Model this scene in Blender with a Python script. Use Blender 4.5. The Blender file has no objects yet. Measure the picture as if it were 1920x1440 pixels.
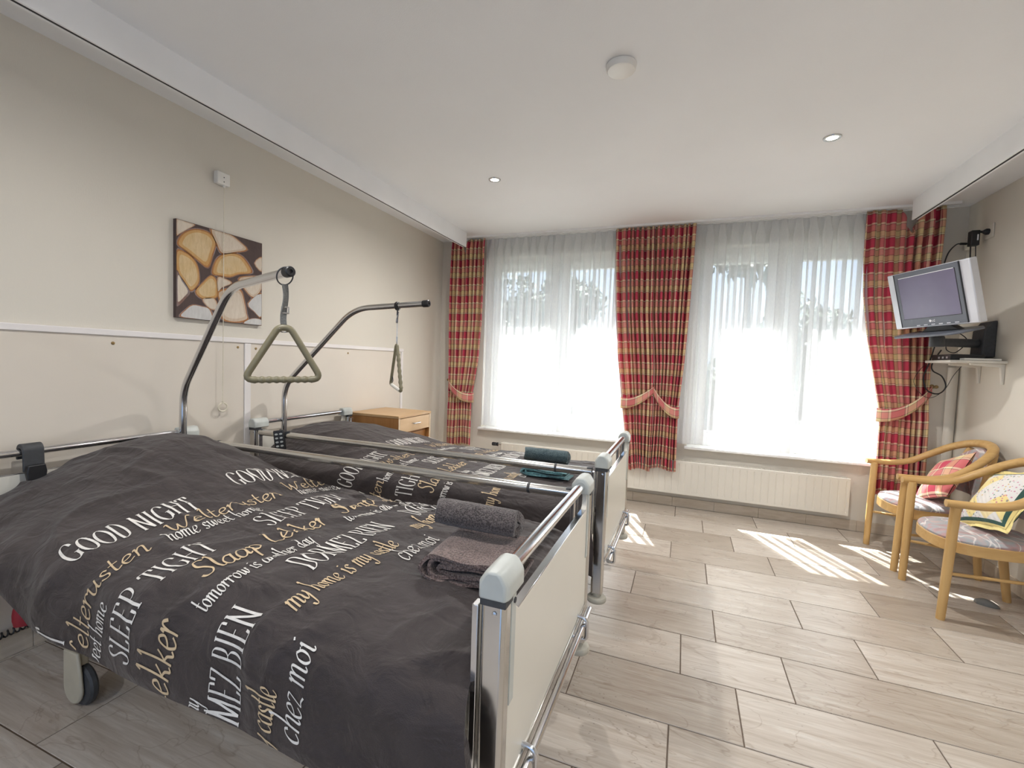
import bpy, bmesh, math, random
import numpy as np
from mathutils import Vector, Matrix, noise
random.seed(7)
PI = math.pi
SC = bpy.context.scene
COL = SC.collection

# ------------------------------------------------------------------ camera
cam_d = bpy.data.cameras.new('camera')
cam = bpy.data.objects.new('camera', cam_d)
COL.objects.link(cam)
CR = Vector((0.93348624, 0.35684992, 0.03551873))
CU = Vector((-0.05091903, 0.03385161, 0.99812891))
CF = Vector((-0.35497986, 0.93354818, -0.04977046))
cam.matrix_world = Matrix(((CR.x, CU.x, -CF.x, 0), (CR.y, CU.y, -CF.y, 0), (CR.z, CU.z, -CF.z, 1.2492), (0, 0, 0, 1)))
cam_d.sensor_width = 36.0
cam_d.lens = 36.0 * 849.65 / 1920.0
cam_d.clip_start = 0.02
SC.camera = cam

# ------------------------------------------------------------------ materials
MATS = {}
def srgb(r, g, b):
    f = lambda c: ((c / 255 + 0.055) / 1.055) ** 2.4 if c > 10 else c / 255 / 12.92
    return (f(r), f(g), f(b), 1)
class NT:
    """small node-tree helper"""
    def __init__(self, name):
        self.m = bpy.data.materials.new(name)
        self.m.use_nodes = True
        self.t = self.m.node_tree
        self.t.nodes.clear()
        self.out = self.n('ShaderNodeOutputMaterial')
    def n(self, typ, **kw):
        nd = self.t.nodes.new(typ)
        for k, v in kw.items():
            if k in ('operation', 'blend_type', 'data_type', 'noise_dimensions', 'wave_type', 'bands_direction', 'feature', 'distance', 'interpolation_type', 'attribute_name', 'wave_profile', 'uv_map'):
                setattr(nd, k, v)
            else:
                nd.inputs[k.replace('_', ' ')].default_value = v
        return nd
    def l(self, a, b):
        self.t.links.new(a, b)
    def math(self, op, a, b=None, c=None):
        nd = self.n('ShaderNodeMath', operation=op)
        for i, v in enumerate((a, b, c)):
            if v is None: continue
            if isinstance(v, (int, float)): nd.inputs[i].default_value = v
            else: self.l(v, nd.inputs[i])
        return nd.outputs[0]
    def mix(self, fac, a, b, blend='MIX'):
        nd = self.n('ShaderNodeMix', data_type='RGBA', blend_type=blend)
        for idx, v in ((0, fac), (6, a), (7, b)):
            if isinstance(v, (int, float)): nd.inputs[idx].default_value = v
            elif isinstance(v, tuple): nd.inputs[idx].default_value = v
            else: self.l(v, nd.inputs[idx])
        return nd.outputs[2]
    def ramp(self, fac, stops, const=False):
        nd = self.n('ShaderNodeValToRGB')
        cr = nd.color_ramp
        if const: cr.interpolation = 'CONSTANT'
        while len(cr.elements) < len(stops): cr.elements.new(0.5)
        for e, (p, c) in zip(cr.elements, stops):
            e.position = p; e.color = c
        self.l(fac, nd.inputs[0])
        return nd.outputs[0]
    def coord(self, kind='Object', scale=(1, 1, 1), rot=(0, 0, 0)):
        tc = self.n('ShaderNodeTexCoord')
        mp = self.n('ShaderNodeMapping')
        mp.inputs['Scale'].default_value = scale
        mp.inputs['Rotation'].default_value = rot
        self.l(tc.outputs[kind], mp.inputs[0])
        return mp.outputs[0]
    def noise(self, vec, scale, detail=3, rough=0.5, dist=0.0):
        nd = self.n('ShaderNodeTexNoise', Scale=scale, Detail=detail, Roughness=rough, Distortion=dist)
        self.l(vec, nd.inputs['Vector'])
        return nd.outputs[0]
    def bump(self, h, strength=0.2, dist=0.01):
        nd = self.n('ShaderNodeBump', Strength=strength, Distance=dist)
        self.l(h, nd.inputs['Height'])
        return nd.outputs[0]
    def bsdf(self, color, rough=0.5, metal=0.0, normal=None, spec=0.5, sheen=0.0, coat=0.0):
        b = self.n('ShaderNodeBsdfPrincipled')
        if isinstance(color, tuple): b.inputs['Base Color'].default_value = color
        else: self.l(color, b.inputs['Base Color'])
        if isinstance(rough, (int, float)): b.inputs['Roughness'].default_value = rough
        else: self.l(rough, b.inputs['Roughness'])
        b.inputs['Metallic'].default_value = metal
        b.inputs['Specular IOR Level'].default_value = spec
        b.inputs['Sheen Weight'].default_value = sheen
        b.inputs['Coat Weight'].default_value = coat
        if normal is not None: self.l(normal, b.inputs['Normal'])
        return b.outputs[0]
    def done(self, surf):
        self.l(surf, self.out.inputs['Surface'])
        return self.m

def plain(name, col, rough=0.5, metal=0.0, spec=0.5, nscale=None, namt=0.06, bump=0.0, bscale=200, sheen=0.0, coat=0.0):
    t = NT(name)
    c = col
    v = t.coord()
    nrm = None
    if nscale:
        f = t.noise(v, nscale, 3)
        lo = tuple(x * (1 - namt * 2) for x in col[:3]) + (1,)
        hi = tuple(min(1, x * (1 + namt)) for x in col[:3]) + (1,)
        c = t.ramp(f, [(0.3, lo), (0.7, hi)])
    if bump:
        nrm = t.bump(t.noise(v, bscale, 2), bump, 0.002)
    return t.done(t.bsdf(c, rough, metal, nrm, spec, sheen, coat))

M = {}
def mat_wall(name, col, weave=True):
    t = NT(name)
    v = t.coord()
    f = t.noise(v, 1.3, 3)
    c = t.ramp(f, [(0.3, tuple(x * 0.955 for x in col[:3]) + (1,)), (0.7, col)])
    h = t.noise(t.coord(scale=(260, 260, 90)), 1.0, 2)
    return t.done(t.bsdf(c, 0.75, 0, t.bump(h, 0.25, 0.0015), 0.25))
M['wall'] = mat_wall('wallpaper_cream', (0.705, 0.66, 0.578, 1))
M['ceiling'] = mat_wall('ceiling_plaster', (0.86, 0.86, 0.86, 1))
M['beam'] = plain('beam_white_paint', (0.88, 0.88, 0.88, 1), 0.5, nscale=3, namt=0.02)
M['groove'] = plain('groove_dark', (0.02, 0.018, 0.018, 1), 0.6, nscale=10)
M['panel'] = plain('wall_panel_beige', (0.70, 0.635, 0.55, 1), 0.45, nscale=2, namt=0.02)
M['strip'] = plain('strip_white', (0.80, 0.76, 0.74, 1), 0.4, nscale=3, namt=0.02)
M['upvc'] = plain('window_white', (0.85, 0.85, 0.84, 1), 0.3, nscale=3, namt=0.01)
M['sill'] = plain('sill_white', (0.88, 0.87, 0.85, 1), 0.25, nscale=3, namt=0.01)
M['radiator'] = plain('radiator_enamel', (0.72, 0.68, 0.60, 1), 0.35, nscale=3, namt=0.02)
M['black'] = plain('black_plastic', (0.016, 0.016, 0.018, 1), 0.45, nscale=40, namt=0.1)
M['rubber'] = plain('dark_grey_rubber', (0.05, 0.052, 0.056, 1), 0.6, nscale=60, namt=0.1)
M['chrome'] = plain('chrome_steel', (0.66, 0.66, 0.67, 1), 0.13, 1.0, nscale=4, namt=0.03)
M['alu'] = plain('polished_aluminium', (0.62, 0.61, 0.585, 1), 0.17, 1.0, nscale=6, namt=0.04)
M['rail'] = plain('satin_aluminium_rail', (0.60, 0.585, 0.55, 1), 0.17, 0.9, nscale=6, namt=0.04)
M['bedpanel'] = plain('bed_panel_cream', (0.73, 0.70, 0.62, 1), 0.32, nscale=2, namt=0.015)
M['cap'] = plain('cap_grey_plastic', (0.50, 0.52, 0.49, 1), 0.38, nscale=14, namt=0.05)
M['bumper'] = plain('bumper_grey', (0.42, 0.40, 0.34, 1), 0.5, nscale=14, namt=0.05)
M['caster'] = plain('caster_grey', (0.46, 0.42, 0.33, 1), 0.5, nscale=10, namt=0.05)
M['steel_paint'] = plain('frame_grey_paint', (0.42, 0.40, 0.36, 1), 0.45, nscale=10, namt=0.05)
M['mattress'] = plain('mattress_cloth', (0.62, 0.60, 0.56, 1), 0.9, nscale=30, namt=0.05)
M['white_plastic'] = plain('white_plastic', (0.80, 0.78, 0.73, 1), 0.35, nscale=8, namt=0.02)
M['cord'] = plain('cord_cream', (0.74, 0.68, 0.55, 1), 0.7, nscale=80)
M['olive'] = plain('handle_olive_plastic', (0.215, 0.19, 0.115, 1), 0.42, nscale=30, namt=0.05)
M['webbing'] = plain('webbing_grey', (0.17, 0.17, 0.16, 1), 0.8, nscale=200, namt=0.15, bump=0.3, bscale=600)
M['red'] = plain('red_cloth', (0.26, 0.010, 0.022, 1), 0.45, nscale=20)
M['gold'] = plain('brass_dark', (0.32, 0.22, 0.10, 1), 0.35, 0.8, nscale=20)
M['grey_white'] = plain('shelf_white', (0.74, 0.71, 0.64, 1), 0.4, nscale=5, namt=0.02)

def mat_wood(name, c1, c2, axis='x', scale=1.0, rough=0.38):
    t = NT(name)
    sc = {'x': (1.2, 14, 14), 'y': (14, 1.2, 14), 'z': (14, 14, 1.2)}[axis]
    v = t.coord(scale=tuple(s * scale for s in sc))
    f = t.noise(v, 2.2, 4, 0.6, 0.4)
    c = t.ramp(f, [(0.28, c1), (0.72, c2)])
    return t.done(t.bsdf(c, rough, 0, t.bump(f, 0.05, 0.002), 0.4))
M['beech'] = mat_wood('beech_wood', (0.50, 0.295, 0.105, 1), (0.62, 0.40, 0.165, 1), 'z')
M['beech_x'] = mat_wood('beech_wood_arm', (0.50, 0.295, 0.105, 1), (0.62, 0.40, 0.165, 1), 'x')
M['cherry'] = mat_wood('nightstand_cherry', (0.36, 0.16, 0.05, 1), (0.45, 0.22, 0.075, 1), 'z')
M['cherry_top'] = mat_wood('nightstand_top', (0.50, 0.31, 0.145, 1), (0.57, 0.37, 0.19, 1), 'y')
M['drawer'] = mat_wood('drawer_front', (0.60, 0.40, 0.22, 1), (0.66, 0.46, 0.27, 1), 'y')
M['edge'] = plain('edge_band', (0.66, 0.50, 0.32, 1), 0.4, nscale=10)

def mat_tile():
    t = NT('travertine_tile')
    geo = t.n('ShaderNodeNewGeometry')
    rnd = geo.outputs['Random Per Island']
    tc = t.n('ShaderNodeTexCoord')
    off = t.n('ShaderNodeCombineXYZ')
    t.l(t.math('MULTIPLY', rnd, 37.0), off.inputs[0]); t.l(t.math('MULTIPLY', rnd, 91.0), off.inputs[1]); t.l(t.math('MULTIPLY', rnd, 17.0), off.inputs[2])
    add = t.n('ShaderNodeVectorMath', operation='ADD')
    t.l(tc.outputs['Object'], add.inputs[0]); t.l(off.outputs[0], add.inputs[1])
    def stretched(sx, sy, rz=0.0):
        mp = t.n('ShaderNodeMapping'); mp.inputs['Scale'].default_value = (sx, sy, 1); mp.inputs['Rotation'].default_value = (0, 0, rz)
        t.l(add.outputs[0], mp.inputs[0]); return mp.outputs[0]
    f1 = t.noise(stretched(1.1, 11, 0.05), 2.0, 5, 0.62, 0.9)
    f2 = t.noise(stretched(2.5, 46, 0.04), 2.0, 4, 0.6, 0.6)
    f3 = t.noise(stretched(1.6, 3.6, 0.12), 1.9, 3, 0.55, 0.7)
    base = t.ramp(f1, [(0.25, (0.335, 0.275, 0.215, 1)), (0.47, (0.475, 0.415, 0.35, 1)), (0.72, (0.60, 0.555, 0.495, 1))])
    c = t.mix(0.42, base, t.ramp(f2, [(0.3, (0.36, 0.30, 0.24, 1)), (0.7, (0.62, 0.57, 0.51, 1))]))
    vein = t.ramp(f3, [(0.488, (1, 1, 1, 1)), (0.50, (0.60, 0.53, 0.47, 1)), (0.512, (1, 1, 1, 1))])
    c = t.mix(0.5, c, vein, 'MULTIPLY')
    pits = t.n('ShaderNodeTexVoronoi', Scale=34.0); t.l(stretched(1, 2.0), pits.inputs['Vector'])
    pm = t.noise(stretched(1, 1), 2.6, 2)
    pit = t.math('MULTIPLY', t.math('LESS_THAN', pits.outputs['Distance'], 0.12), t.math('GREATER_THAN', pm, 0.585))
    c = t.mix(t.math('MULTIPLY', pit, 0.6), c, (0.16, 0.12, 0.09, 1))
    tint = t.ramp(rnd, [(0.0, (0.74, 0.70, 0.66, 1)), (0.5, (0.96, 0.945, 0.93, 1)), (1.0, (1.12, 1.13, 1.15, 1))])
    c = t.mix(1.0, c, tint, 'MULTIPLY')
    r = t.ramp(f1, [(0.2, (0.34,) * 3 + (1,)), (0.8, (0.24,) * 3 + (1,))])
    return t.done(t.bsdf(c, r, 0, t.bump(f2, 0.05, 0.002), 0.45))
M['tile'] = mat_tile()
M['grout'] = plain('grout_dark', (0.12, 0.085, 0.06, 1), 0.8, nscale=30)
def mat_skirt():
    t = NT('skirting_tile')
    f = t.noise(t.coord(scale=(2, 2, 12)), 3.0, 5, 0.65, 0.8)
    c = t.ramp(f, [(0.25, (0.50, 0.42, 0.32, 1)), (0.75, (0.68, 0.60, 0.50, 1))])
    return t.done(t.bsdf(c, 0.4, 0, None, 0.4))
M['skirt'] = mat_skirt()

def mat_glass():
    t = NT('window_glass')
    lwn = t.n('ShaderNodeLayerWeight', Blend=0.5)
    fres = t.math('MULTIPLY_ADD', t.math('POWER', lwn.outputs['Facing'], 4.0), 0.85, 0.035)
    tr = t.n('ShaderNodeBsdfTransparent'); tr.inputs[0].default_value = (0.95, 0.97, 0.97, 1)
    gl = t.n('ShaderNodeBsdfGlossy', Roughness=0.02)
    mx = t.n('ShaderNodeMixShader')
    t.l(fres, mx.inputs[0]); t.l(tr.outputs[0], mx.inputs[1]); t.l(gl.outputs[0], mx.inputs[2])
    v = t.coord(); f = t.noise(v, 2.0, 2)
    t.l(t.ramp(f, [(0, (0.9, 0.9, 0.9, 1)), (1, (1, 1, 1, 1))]), gl.inputs[0])
    return t.done(mx.outputs[0])
M['glass'] = mat_glass()

def mat_sheer():
    t = NT('sheer_voile')
    tr = t.n('ShaderNodeBsdfTransparent'); tr.inputs[0].default_value = (1, 1, 1, 1)
    tl = t.n('ShaderNodeBsdfTranslucent'); df = t.n('ShaderNodeBsdfDiffuse')
    v = t.coord(scale=(1, 1, 0.15)); f = t.noise(v, 300.0, 2)
    c = t.ramp(f, [(0.3, (0.82, 0.83, 0.84, 1)), (0.7, (0.90, 0.90, 0.90, 1))])
    t.l(c, tl.inputs[0]); t.l(c, df.inputs[0])
    m1 = t.n('ShaderNodeMixShader'); m1.inputs[0].default_value = 0.5
    t.l(tl.outputs[0], m1.inputs[1]); t.l(df.outputs[0], m1.inputs[2])
    m2 = t.n('ShaderNodeMixShader'); m2.inputs[0].default_value = SHEER_OPACITY
    t.l(tr.outputs[0], m2.inputs[1]); t.l(m1.outputs[0], m2.inputs[2])
    return t.done(m2.outputs[0])
SHEER_OPACITY = 0.66
M['sheer'] = mat_sheer()

def mat_plaid(name, pu=0.215, pv=0.182, off=(0, 0), transl=True, dull=1.0):
    t = NT(name)
    uv = t.n('ShaderNodeUVMap', uv_map='cloth')
    sp = t.n('ShaderNodeSeparateXYZ'); t.l(uv.outputs[0], sp.inputs[0])
    R = (0.60, 0.060, 0.110, 1); RS = (0.77, 0.32, 0.27, 1); Y = (0.80, 0.64, 0.34, 1); PY = (0.90, 0.80, 0.55, 1); K = (0.10, 0.07, 0.05, 1)
    def band(s, per, o):
        fr = t.math('FRACT', t.math('DIVIDE', t.math('ADD', s, o), per))
        return t.ramp(fr, [(0.0, R), (0.355, K), (0.38, PY), (0.425, K), (0.445, Y), (0.655, K), (0.675, RS), (0.91, K), (0.928, PY)], True)
    a = band(sp.outputs[0], pu, off[0] + 10); b = band(sp.outputs[1], pv, off[1] + 10)
    c = t.mix(0.56, a, b)
    f = t.noise(t.coord(), 350, 2)
    c = t.mix(0.25, c, t.ramp(f, [(0.3, (0.75, 0.72, 0.7, 1)), (0.7, (1, 1, 1, 1))]), 'MULTIPLY')
    d = t.bsdf(c, 0.85, 0, t.bump(f, 0.15, 0.001), 0.15, 0.15)
    if not transl: return t.done(d)
    tl = t.n('ShaderNodeBsdfTranslucent'); t.l(c, tl.inputs[0])
    mx = t.n('ShaderNodeMixShader'); mx.inputs[0].default_value = 0.22
    t.l(d, mx.inputs[1]); t.l(tl.outputs[0], mx.inputs[2])
    return t.done(mx.outputs[0])
M['plaid'] = mat_plaid('plaid_curtain_cloth')
M['plaid_tie'] = mat_plaid('plaid_tieback_cloth', 0.17, 0.19, (0.05, 0.222))
M['plaid_cushion'] = mat_plaid('plaid_cushion_cloth', 0.20, 0.19, (0.0, 0.03), False)

def mat_duvet():
    t = NT('duvet_charcoal_cotton')
    v = t.coord()
    f = t.noise(v, 5.0, 4, 0.6)
    c = t.ramp(f, [(0.3, (0.030, 0.022, 0.021, 1)), (0.7, (0.047, 0.036, 0.035, 1))])
    w1 = t.noise(t.coord(scale=(1, 1, 1), rot=(0, 0, 0.5)), 13.0, 3, 0.5, 1.4)
    w2 = t.noise(t.coord(scale=(2.6, 8, 5), rot=(0, 0, 0.55)), 1.5, 2, 0.45, 0.9)
    wv = t.noise(v, 520.0, 1)
    h = t.math('ADD', t.math('ADD', t.math('MULTIPLY', w1, 0.36), t.math('MULTIPLY', w2, 0.75)), t.math('MULTIPLY', wv, 0.03))
    return t.done(t.bsdf(c, 0.62, 0, t.bump(h, 1.0, 0.026), 0.32, 0.14))
M['duvet'] = mat_duvet()
M['print_white'] = plain('duvet_print_white', (0.74, 0.71, 0.66, 1), 0.8, nscale=40, namt=0.08)
M['print_tan'] = plain('duvet_print_tan', (0.62, 0.47, 0.29, 1), 0.8, nscale=40, namt=0.08)

def mat_terry(name, c1, c2, sc=230):
    t = NT(name)
    v = t.coord()
    f = t.noise(v, sc, 2)
    g = t.noise(v, 14, 3)
    c = t.mix(0.25, t.ramp(f, [(0.40, c1), (0.62, c2)]), t.ramp(g, [(0.3, c1), (0.7, c2)]))
    return t.done(t.bsdf(c, 0.95, 0, t.bump(f, 0.8, 0.006), 0.1, 0.3))
M['terry_grey'] = mat_terry('terry_dark_grey', (0.035, 0.029, 0.029, 1), (0.16, 0.135, 0.13, 1))
M['terry_brown'] = mat_terry('terry_taupe_brown', (0.065, 0.042, 0.038, 1), (0.26, 0.19, 0.17, 1))
M['terry_teal_dark'] = mat_terry('terry_dark_teal', (0.035, 0.06, 0.07, 1), (0.10, 0.14, 0.15, 1))
M['terry_teal'] = mat_terry('terry_teal', (0.055, 0.15, 0.17, 1), (0.17, 0.33, 0.35, 1), 160)

def mat_upholstery():
    t = NT('chair_upholstery')
    v = t.coord()
    a = t.noise(t.coord(scale=(1, 1.8, 1.8), rot=(0, 0, 0.6)), 8, 2, 0.5, 0.6); b = t.noise(t.coord(scale=(2.2, 1, 1), rot=(0.3, 0.2, 0.9)), 6, 1, 0.4, 0.5)
    c = t.ramp(a, [(0.32, (0.30, 0.26, 0.26, 1)), (0.45, (0.48, 0.30, 0.29, 1)), (0.55, (0.36, 0.39, 0.41, 1)), (0.66, (0.52, 0.40, 0.38, 1))])
    ln = t.ramp(b, [(0.47, (0, 0, 0, 1)), (0.5, (1, 1, 1, 1)), (0.53, (0, 0, 0, 1))])
    c = t.mix(t.math('MULTIPLY', ln, 0.9), c, (0.80, 0.75, 0.72, 1))
    return t.done(t.bsdf(c, 0.85, 0, t.bump(t.noise(v, 500, 1), 0.2, 0.001), 0.2, 0.2))
M['uphol'] = mat_upholstery()

def mat_patch():
    t = NT('patchwork_cloth')
    uv = t.n('ShaderNodeUVMap', uv_map='cloth')
    sp = t.n('ShaderNodeSeparateXYZ'); t.l(uv.outputs[0], sp.inputs[0])
    u, v = sp.outputs[0], sp.outputs[1]
    cell = t.n('ShaderNodeCombineXYZ')
    t.l(t.math('FLOOR', t.math('MULTIPLY', t.math('ADD', u, v), 9.0)), cell.inputs[0])
    t.l(t.math('FLOOR', t.math('MULTIPLY', t.math('SUBTRACT', u, v), 9.0)), cell.inputs[1])
    wn = t.n('ShaderNodeTexWhiteNoise'); t.l(cell.outputs[0], wn.inputs['Vector'])
    base = t.ramp(wn.outputs['Value'], [(0.0, (0.74, 0.70, 0.66, 1)), (0.3, (0.80, 0.66, 0.30, 1)), (0.5, (0.72, 0.70, 0.68, 1)), (0.72, (0.76, 0.64, 0.36, 1)), (0.85, (0.70, 0.68, 0.66, 1))], True)
    vo = t.n('ShaderNodeTexVoronoi', Scale=60.0); t.l(uv.outputs[0], vo.inputs['Vector'])
    fl = t.math('LESS_THAN', vo.outputs['Distance'], 0.30)
    flc = t.ramp(vo.outputs['Color'], [(0.0, (0.10, 0.22, 0.16, 1)), (0.3, (0.55, 0.16, 0.28, 1)), (0.55, (0.16, 0.16, 0.22, 1)), (0.8, (0.62, 0.42, 0.12, 1))], True)
    wh = t.math('GREATER_THAN', t.math('FRACT', t.math('MULTIPLY', wn.outputs['Value'], 7.3)), 0.35)
    c = t.mix(t.math('MULTIPLY', t.math('MULTIPLY', fl, wh), 0.8), base, flc)
    ed = t.math('MAXIMUM', t.math('ABSOLUTE', u), t.math('ABSOLUTE', v))
    c = t.mix(t.math('GREATER_THAN', ed, 0.158), c, (0.045, 0.10, 0.085, 1))
    c = t.mix(t.math('GREATER_THAN', ed, 0.174), c, (0.80, 0.67, 0.29, 1))
    q = t.math('SINE', t.math('MULTIPLY', t.math('ADD', u, v), 190.0))
    return t.done(t.bsdf(c, 0.85, 0, t.bump(q, 0.25, 0.004), 0.15, 0.1))
M['patch'] = mat_patch()

# ------------------------------------------------------------------ mesh builder
class MB:
    def __init__(self):
        self.v = []; self.f = []; self.m = []; self.uv = {}
    def add(self, vs, fs, m=0, uvs=None):
        b = len(self.v)
        self.v += [tuple(p) for p in vs]
        for f in fs:
            self.f.append(tuple(i + b for i in f)); self.m.append(m)
        if uvs is not None:
            for i, q in enumerate(uvs): self.uv[b + i] = q
        return self
    def box(self, lo, hi, m=0, T=None):
        x0, y0, z0 = lo; x1, y1, z1 = hi
        vs = [(x0, y0, z0), (x1, y0, z0), (x1, y1, z0), (x0, y1, z0), (x0, y0, z1), (x1, y0, z1), (x1, y1, z1), (x0, y1, z1)]
        if T: vs = [T(p) for p in vs]
        return self.add(vs, [(0, 3, 2, 1), (4, 5, 6, 7), (0, 1, 5, 4), (1, 2, 6, 5), (2, 3, 7, 6), (3, 0, 4, 7)], m)
    def obox(self, c, size, ax, m=0):
        c = Vector(c); a, b, d = [Vector(x).normalized() for x in ax]
        s = [q / 2 for q in size]
        return self.box((-s[0], -s[1], -s[2]), (s[0], s[1], s[2]), m, lambda p: c + a * p[0] + b * p[1] + d * p[2])
    def tube(self, path, r, seg=12, m=0, closed=False, caps=True, flat=None):
        P = [Vector(p) for p in path]; n = len(P)
        rs = r if isinstance(r, (list, tuple)) else [r] * n
        tang = []
        for i in range(n):
            if closed: d = P[(i + 1) % n] - P[i - 1]
            else: d = P[min(i + 1, n - 1)] - P[max(i - 1, 0)]
            tang.append(d.normalized() if d.length > 1e-9 else Vector((0, 0, 1)))
        up = Vector((0, 0, 1)) if abs(tang[0].z) < 0.9 else Vector((1, 0, 0))
        nrm = (up - tang[0] * up.dot(tang[0])).normalized()
        vs = []
        for i in range(n):
            nrm = nrm - tang[i] * nrm.dot(tang[i])
            nrm.normalize()
            bi = tang[i].cross(nrm)
            for k in range(seg):
                a = 2 * PI * k / seg
                ru, rv = (rs[i], rs[i]) if flat is None else (rs[i] * flat[0], rs[i] * flat[1])
                vs.append(P[i] + nrm * math.cos(a) * ru + bi * math.sin(a) * rv)
        fs = []
        for i in range(n if closed else n - 1):
            j = (i + 1) % n
            for k in range(seg):
                k2 = (k + 1) % seg
                fs.append((i * seg + k, i * seg + k2, j * seg + k2, j * seg + k))
        if caps and not closed:
            fs.append(tuple(range(seg - 1, -1, -1))); fs.append(tuple((n - 1) * seg + k for k in range(seg)))
        return self.add(vs, fs, m)
    def cyl(self, a, b, r, seg=20, m=0, r2=None):
        return self.tube([a, b], [r, r if r2 is None else r2], seg, m)
    def lathe(self, prof, base, axis=(0, 0, 1), seg=28, m=0):
        ax = Vector(axis).normalized(); base = Vector(base)
        u = ax.orthogonal().normalized(); w = ax.cross(u)
        vs = []; fs = []
        for (r, h) in prof:
            for k in range(seg):
                a = 2 * PI * k / seg
                vs.append(base + ax * h + (u * math.cos(a) + w * math.sin(a)) * r)
        for i in range(len(prof) - 1):
            for k in range(seg):
                k2 = (k + 1) % seg
                fs.append((i * seg + k, i * seg + k2, (i + 1) * seg + k2, (i + 1) * seg + k))
        fs.append(tuple(range(seg - 1, -1, -1))); fs.append(tuple((len(prof) - 1) * seg + k for k in range(seg)))
        return self.add(vs, fs, m)
    def prism(self, poly, o, u, v, w, m=0):
        """polygon (2d) in plane o + a*u + b*v extruded along vector w"""
        o = Vector(o); u = Vector(u); v = Vector(v); w = Vector(w); n = len(poly)
        vs = [o + u * a + v * b for a, b in poly] + [o + u * a + v * b + w for a, b in poly]
        fs = [tuple(range(n - 1, -1, -1)), tuple(range(n, 2 * n))]
        for i in range(n):
            j = (i + 1) % n
            fs.append((i, j, n + j, n + i))
        return self.add(vs, fs, m)
    def grid(self, G, m=0, uv=None, closed_u=False):
        nu = len(G); nv = len(G[0])
        vs = [p for row in G for p in row]
        fs = []
        for i in range(nu - 1 if not closed_u else nu):
            i2 = (i + 1) % nu
            for j in range(nv - 1):
                fs.append((i * nv + j, i2 * nv + j, i2 * nv + j + 1, i * nv + j + 1))
        us = [q for row in uv for q in row] if uv else None
        return self.add(vs, fs, m, us)
    def build(self, name, mats, parent=None, local=False, bevel=0.0, bseg=2, sub=0, solid=0.0, angle=38, origin=None):
        V = np.array([tuple(p) for p in self.v], dtype=float)
        loc = None
        if parent is not None:
            if not local:
                V = V - np.array(root_loc(parent))
        elif not local:
            lo, hi = V.min(0), V.max(0)
            loc = origin if origin is not None else ((lo[0] + hi[0]) / 2, (lo[1] + hi[1]) / 2, lo[2])
            V = V - np.array(loc)
        me = bpy.data.meshes.new(name)
        me.from_pydata([tuple(p) for p in V], [], self.f)
        if not isinstance(mats, (list, tuple)): mats = [mats]
        for mt in mats: me.materials.append(M[mt] if isinstance(mt, str) else mt)
        me.polygons.foreach_set('material_index', self.m)
        if self.uv:
            lay = me.uv_layers.new(name='cloth')
            for lp in me.loops:
                lay.data[lp.index].uv = self.uv.get(lp.vertex_index, (0, 0))
        bm = bmesh.new(); bm.from_mesh(me)
        bmesh.ops.recalc_face_normals(bm, faces=bm.faces[:])
        ca = math.cos(math.radians(angle))
        for e in bm.edges:
            if len(e.link_faces) == 2:
                e.smooth = e.link_faces[0].normal.dot(e.link_faces[1].normal) > ca
        for f in bm.faces: f.smooth = True
        bm.to_mesh(me); bm.free()
        ob = bpy.data.objects.new(name, me)
        COL.objects.link(ob)
        if parent is not None: ob.parent = parent
        elif loc is not None: ob.location = loc
        if bevel:
            b = ob.modifiers.new('bevel', 'BEVEL'); b.width = bevel; b.segments = bseg; b.limit_method = 'ANGLE'; b.angle_limit = math.radians(30)
        if solid:
            b = ob.modifiers.new('solid', 'SOLIDIFY'); b.thickness = solid; b.offset = 0
        if sub:
            b = ob.modifiers.new('sub', 'SUBSURF'); b.levels = sub; b.render_levels = sub
        return ob
def root_loc(o):
    l = Vector((0, 0, 0))
    while o is not None:
        l += o.location; o = o.parent
    return l
def tag(o, label, cat, group=None):
    o['label'] = label; o['category'] = cat
    if group: o['group'] = group
    return o
def thing(name, label, cat, loc, group=None, rotz=0.0):
    o = bpy.data.objects.new(name, None); COL.objects.link(o)
    o.empty_display_size = 0.05
    o.location = loc; o.rotation_euler = (0, 0, rotz)
    return tag(o, label, cat, group)
def struct(o):
    o['kind'] = 'structure'; return o
def smooth_path(pts, n=10, closed=False):
    """Catmull-Rom through points"""
    P = [Vector(p) for p in pts]; out = []; m = len(P)
    rng = m if closed else m - 1
    for i in range(rng):
        if closed: p0, p1, p2, p3 = P[i - 1], P[i], P[(i + 1) % m], P[(i + 2) % m]
        else: p0, p1, p2, p3 = P[max(i - 1, 0)], P[i], P[i + 1], P[min(i + 2, m - 1)]
        for k in range(n):
            t = k / n
            out.append(0.5 * ((2 * p1) + (p2 - p0) * t + (2 * p0 - 5 * p1 + 4 * p2 - p3) * t * t + (3 * p1 - p0 - 3 * p2 + p3) * t ** 3))
    if not closed: out.append(P[-1].copy())
    return out
def rounded(pts, rad, n=6):
    """polyline with rounded corners"""
    P = [Vector(p) for p in pts]; out = [P[0]]
    for i in range(1, len(P) - 1):
        a = P[i - 1] - P[i]; b = P[i + 1] - P[i]
        r = min(rad if not isinstance(rad, (list, tuple)) else rad[i - 1], a.length * 0.48, b.length * 0.48)
        s = P[i] + a.normalized() * r; e = P[i] + b.normalized() * r
        for k in range(n + 1):
            t = k / n
            out.append((1 - t) ** 2 * s + 2 * t * (1 - t) * P[i] + t * t * e)
    out.append(P[-1]); return out
def interp(x, xs, ys):
    return float(np.interp(x, xs, ys))
EXPO = 2.05
# ================================================================== room shell
XL, XR, YF, YN, ZC = -2.475, 1.872, 4.302, -1.75, 2.49
def slab(name, lo, hi, m, bevel=0.0):
    return struct(MB().box(lo, hi).build(name, m, bevel=bevel))

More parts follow.
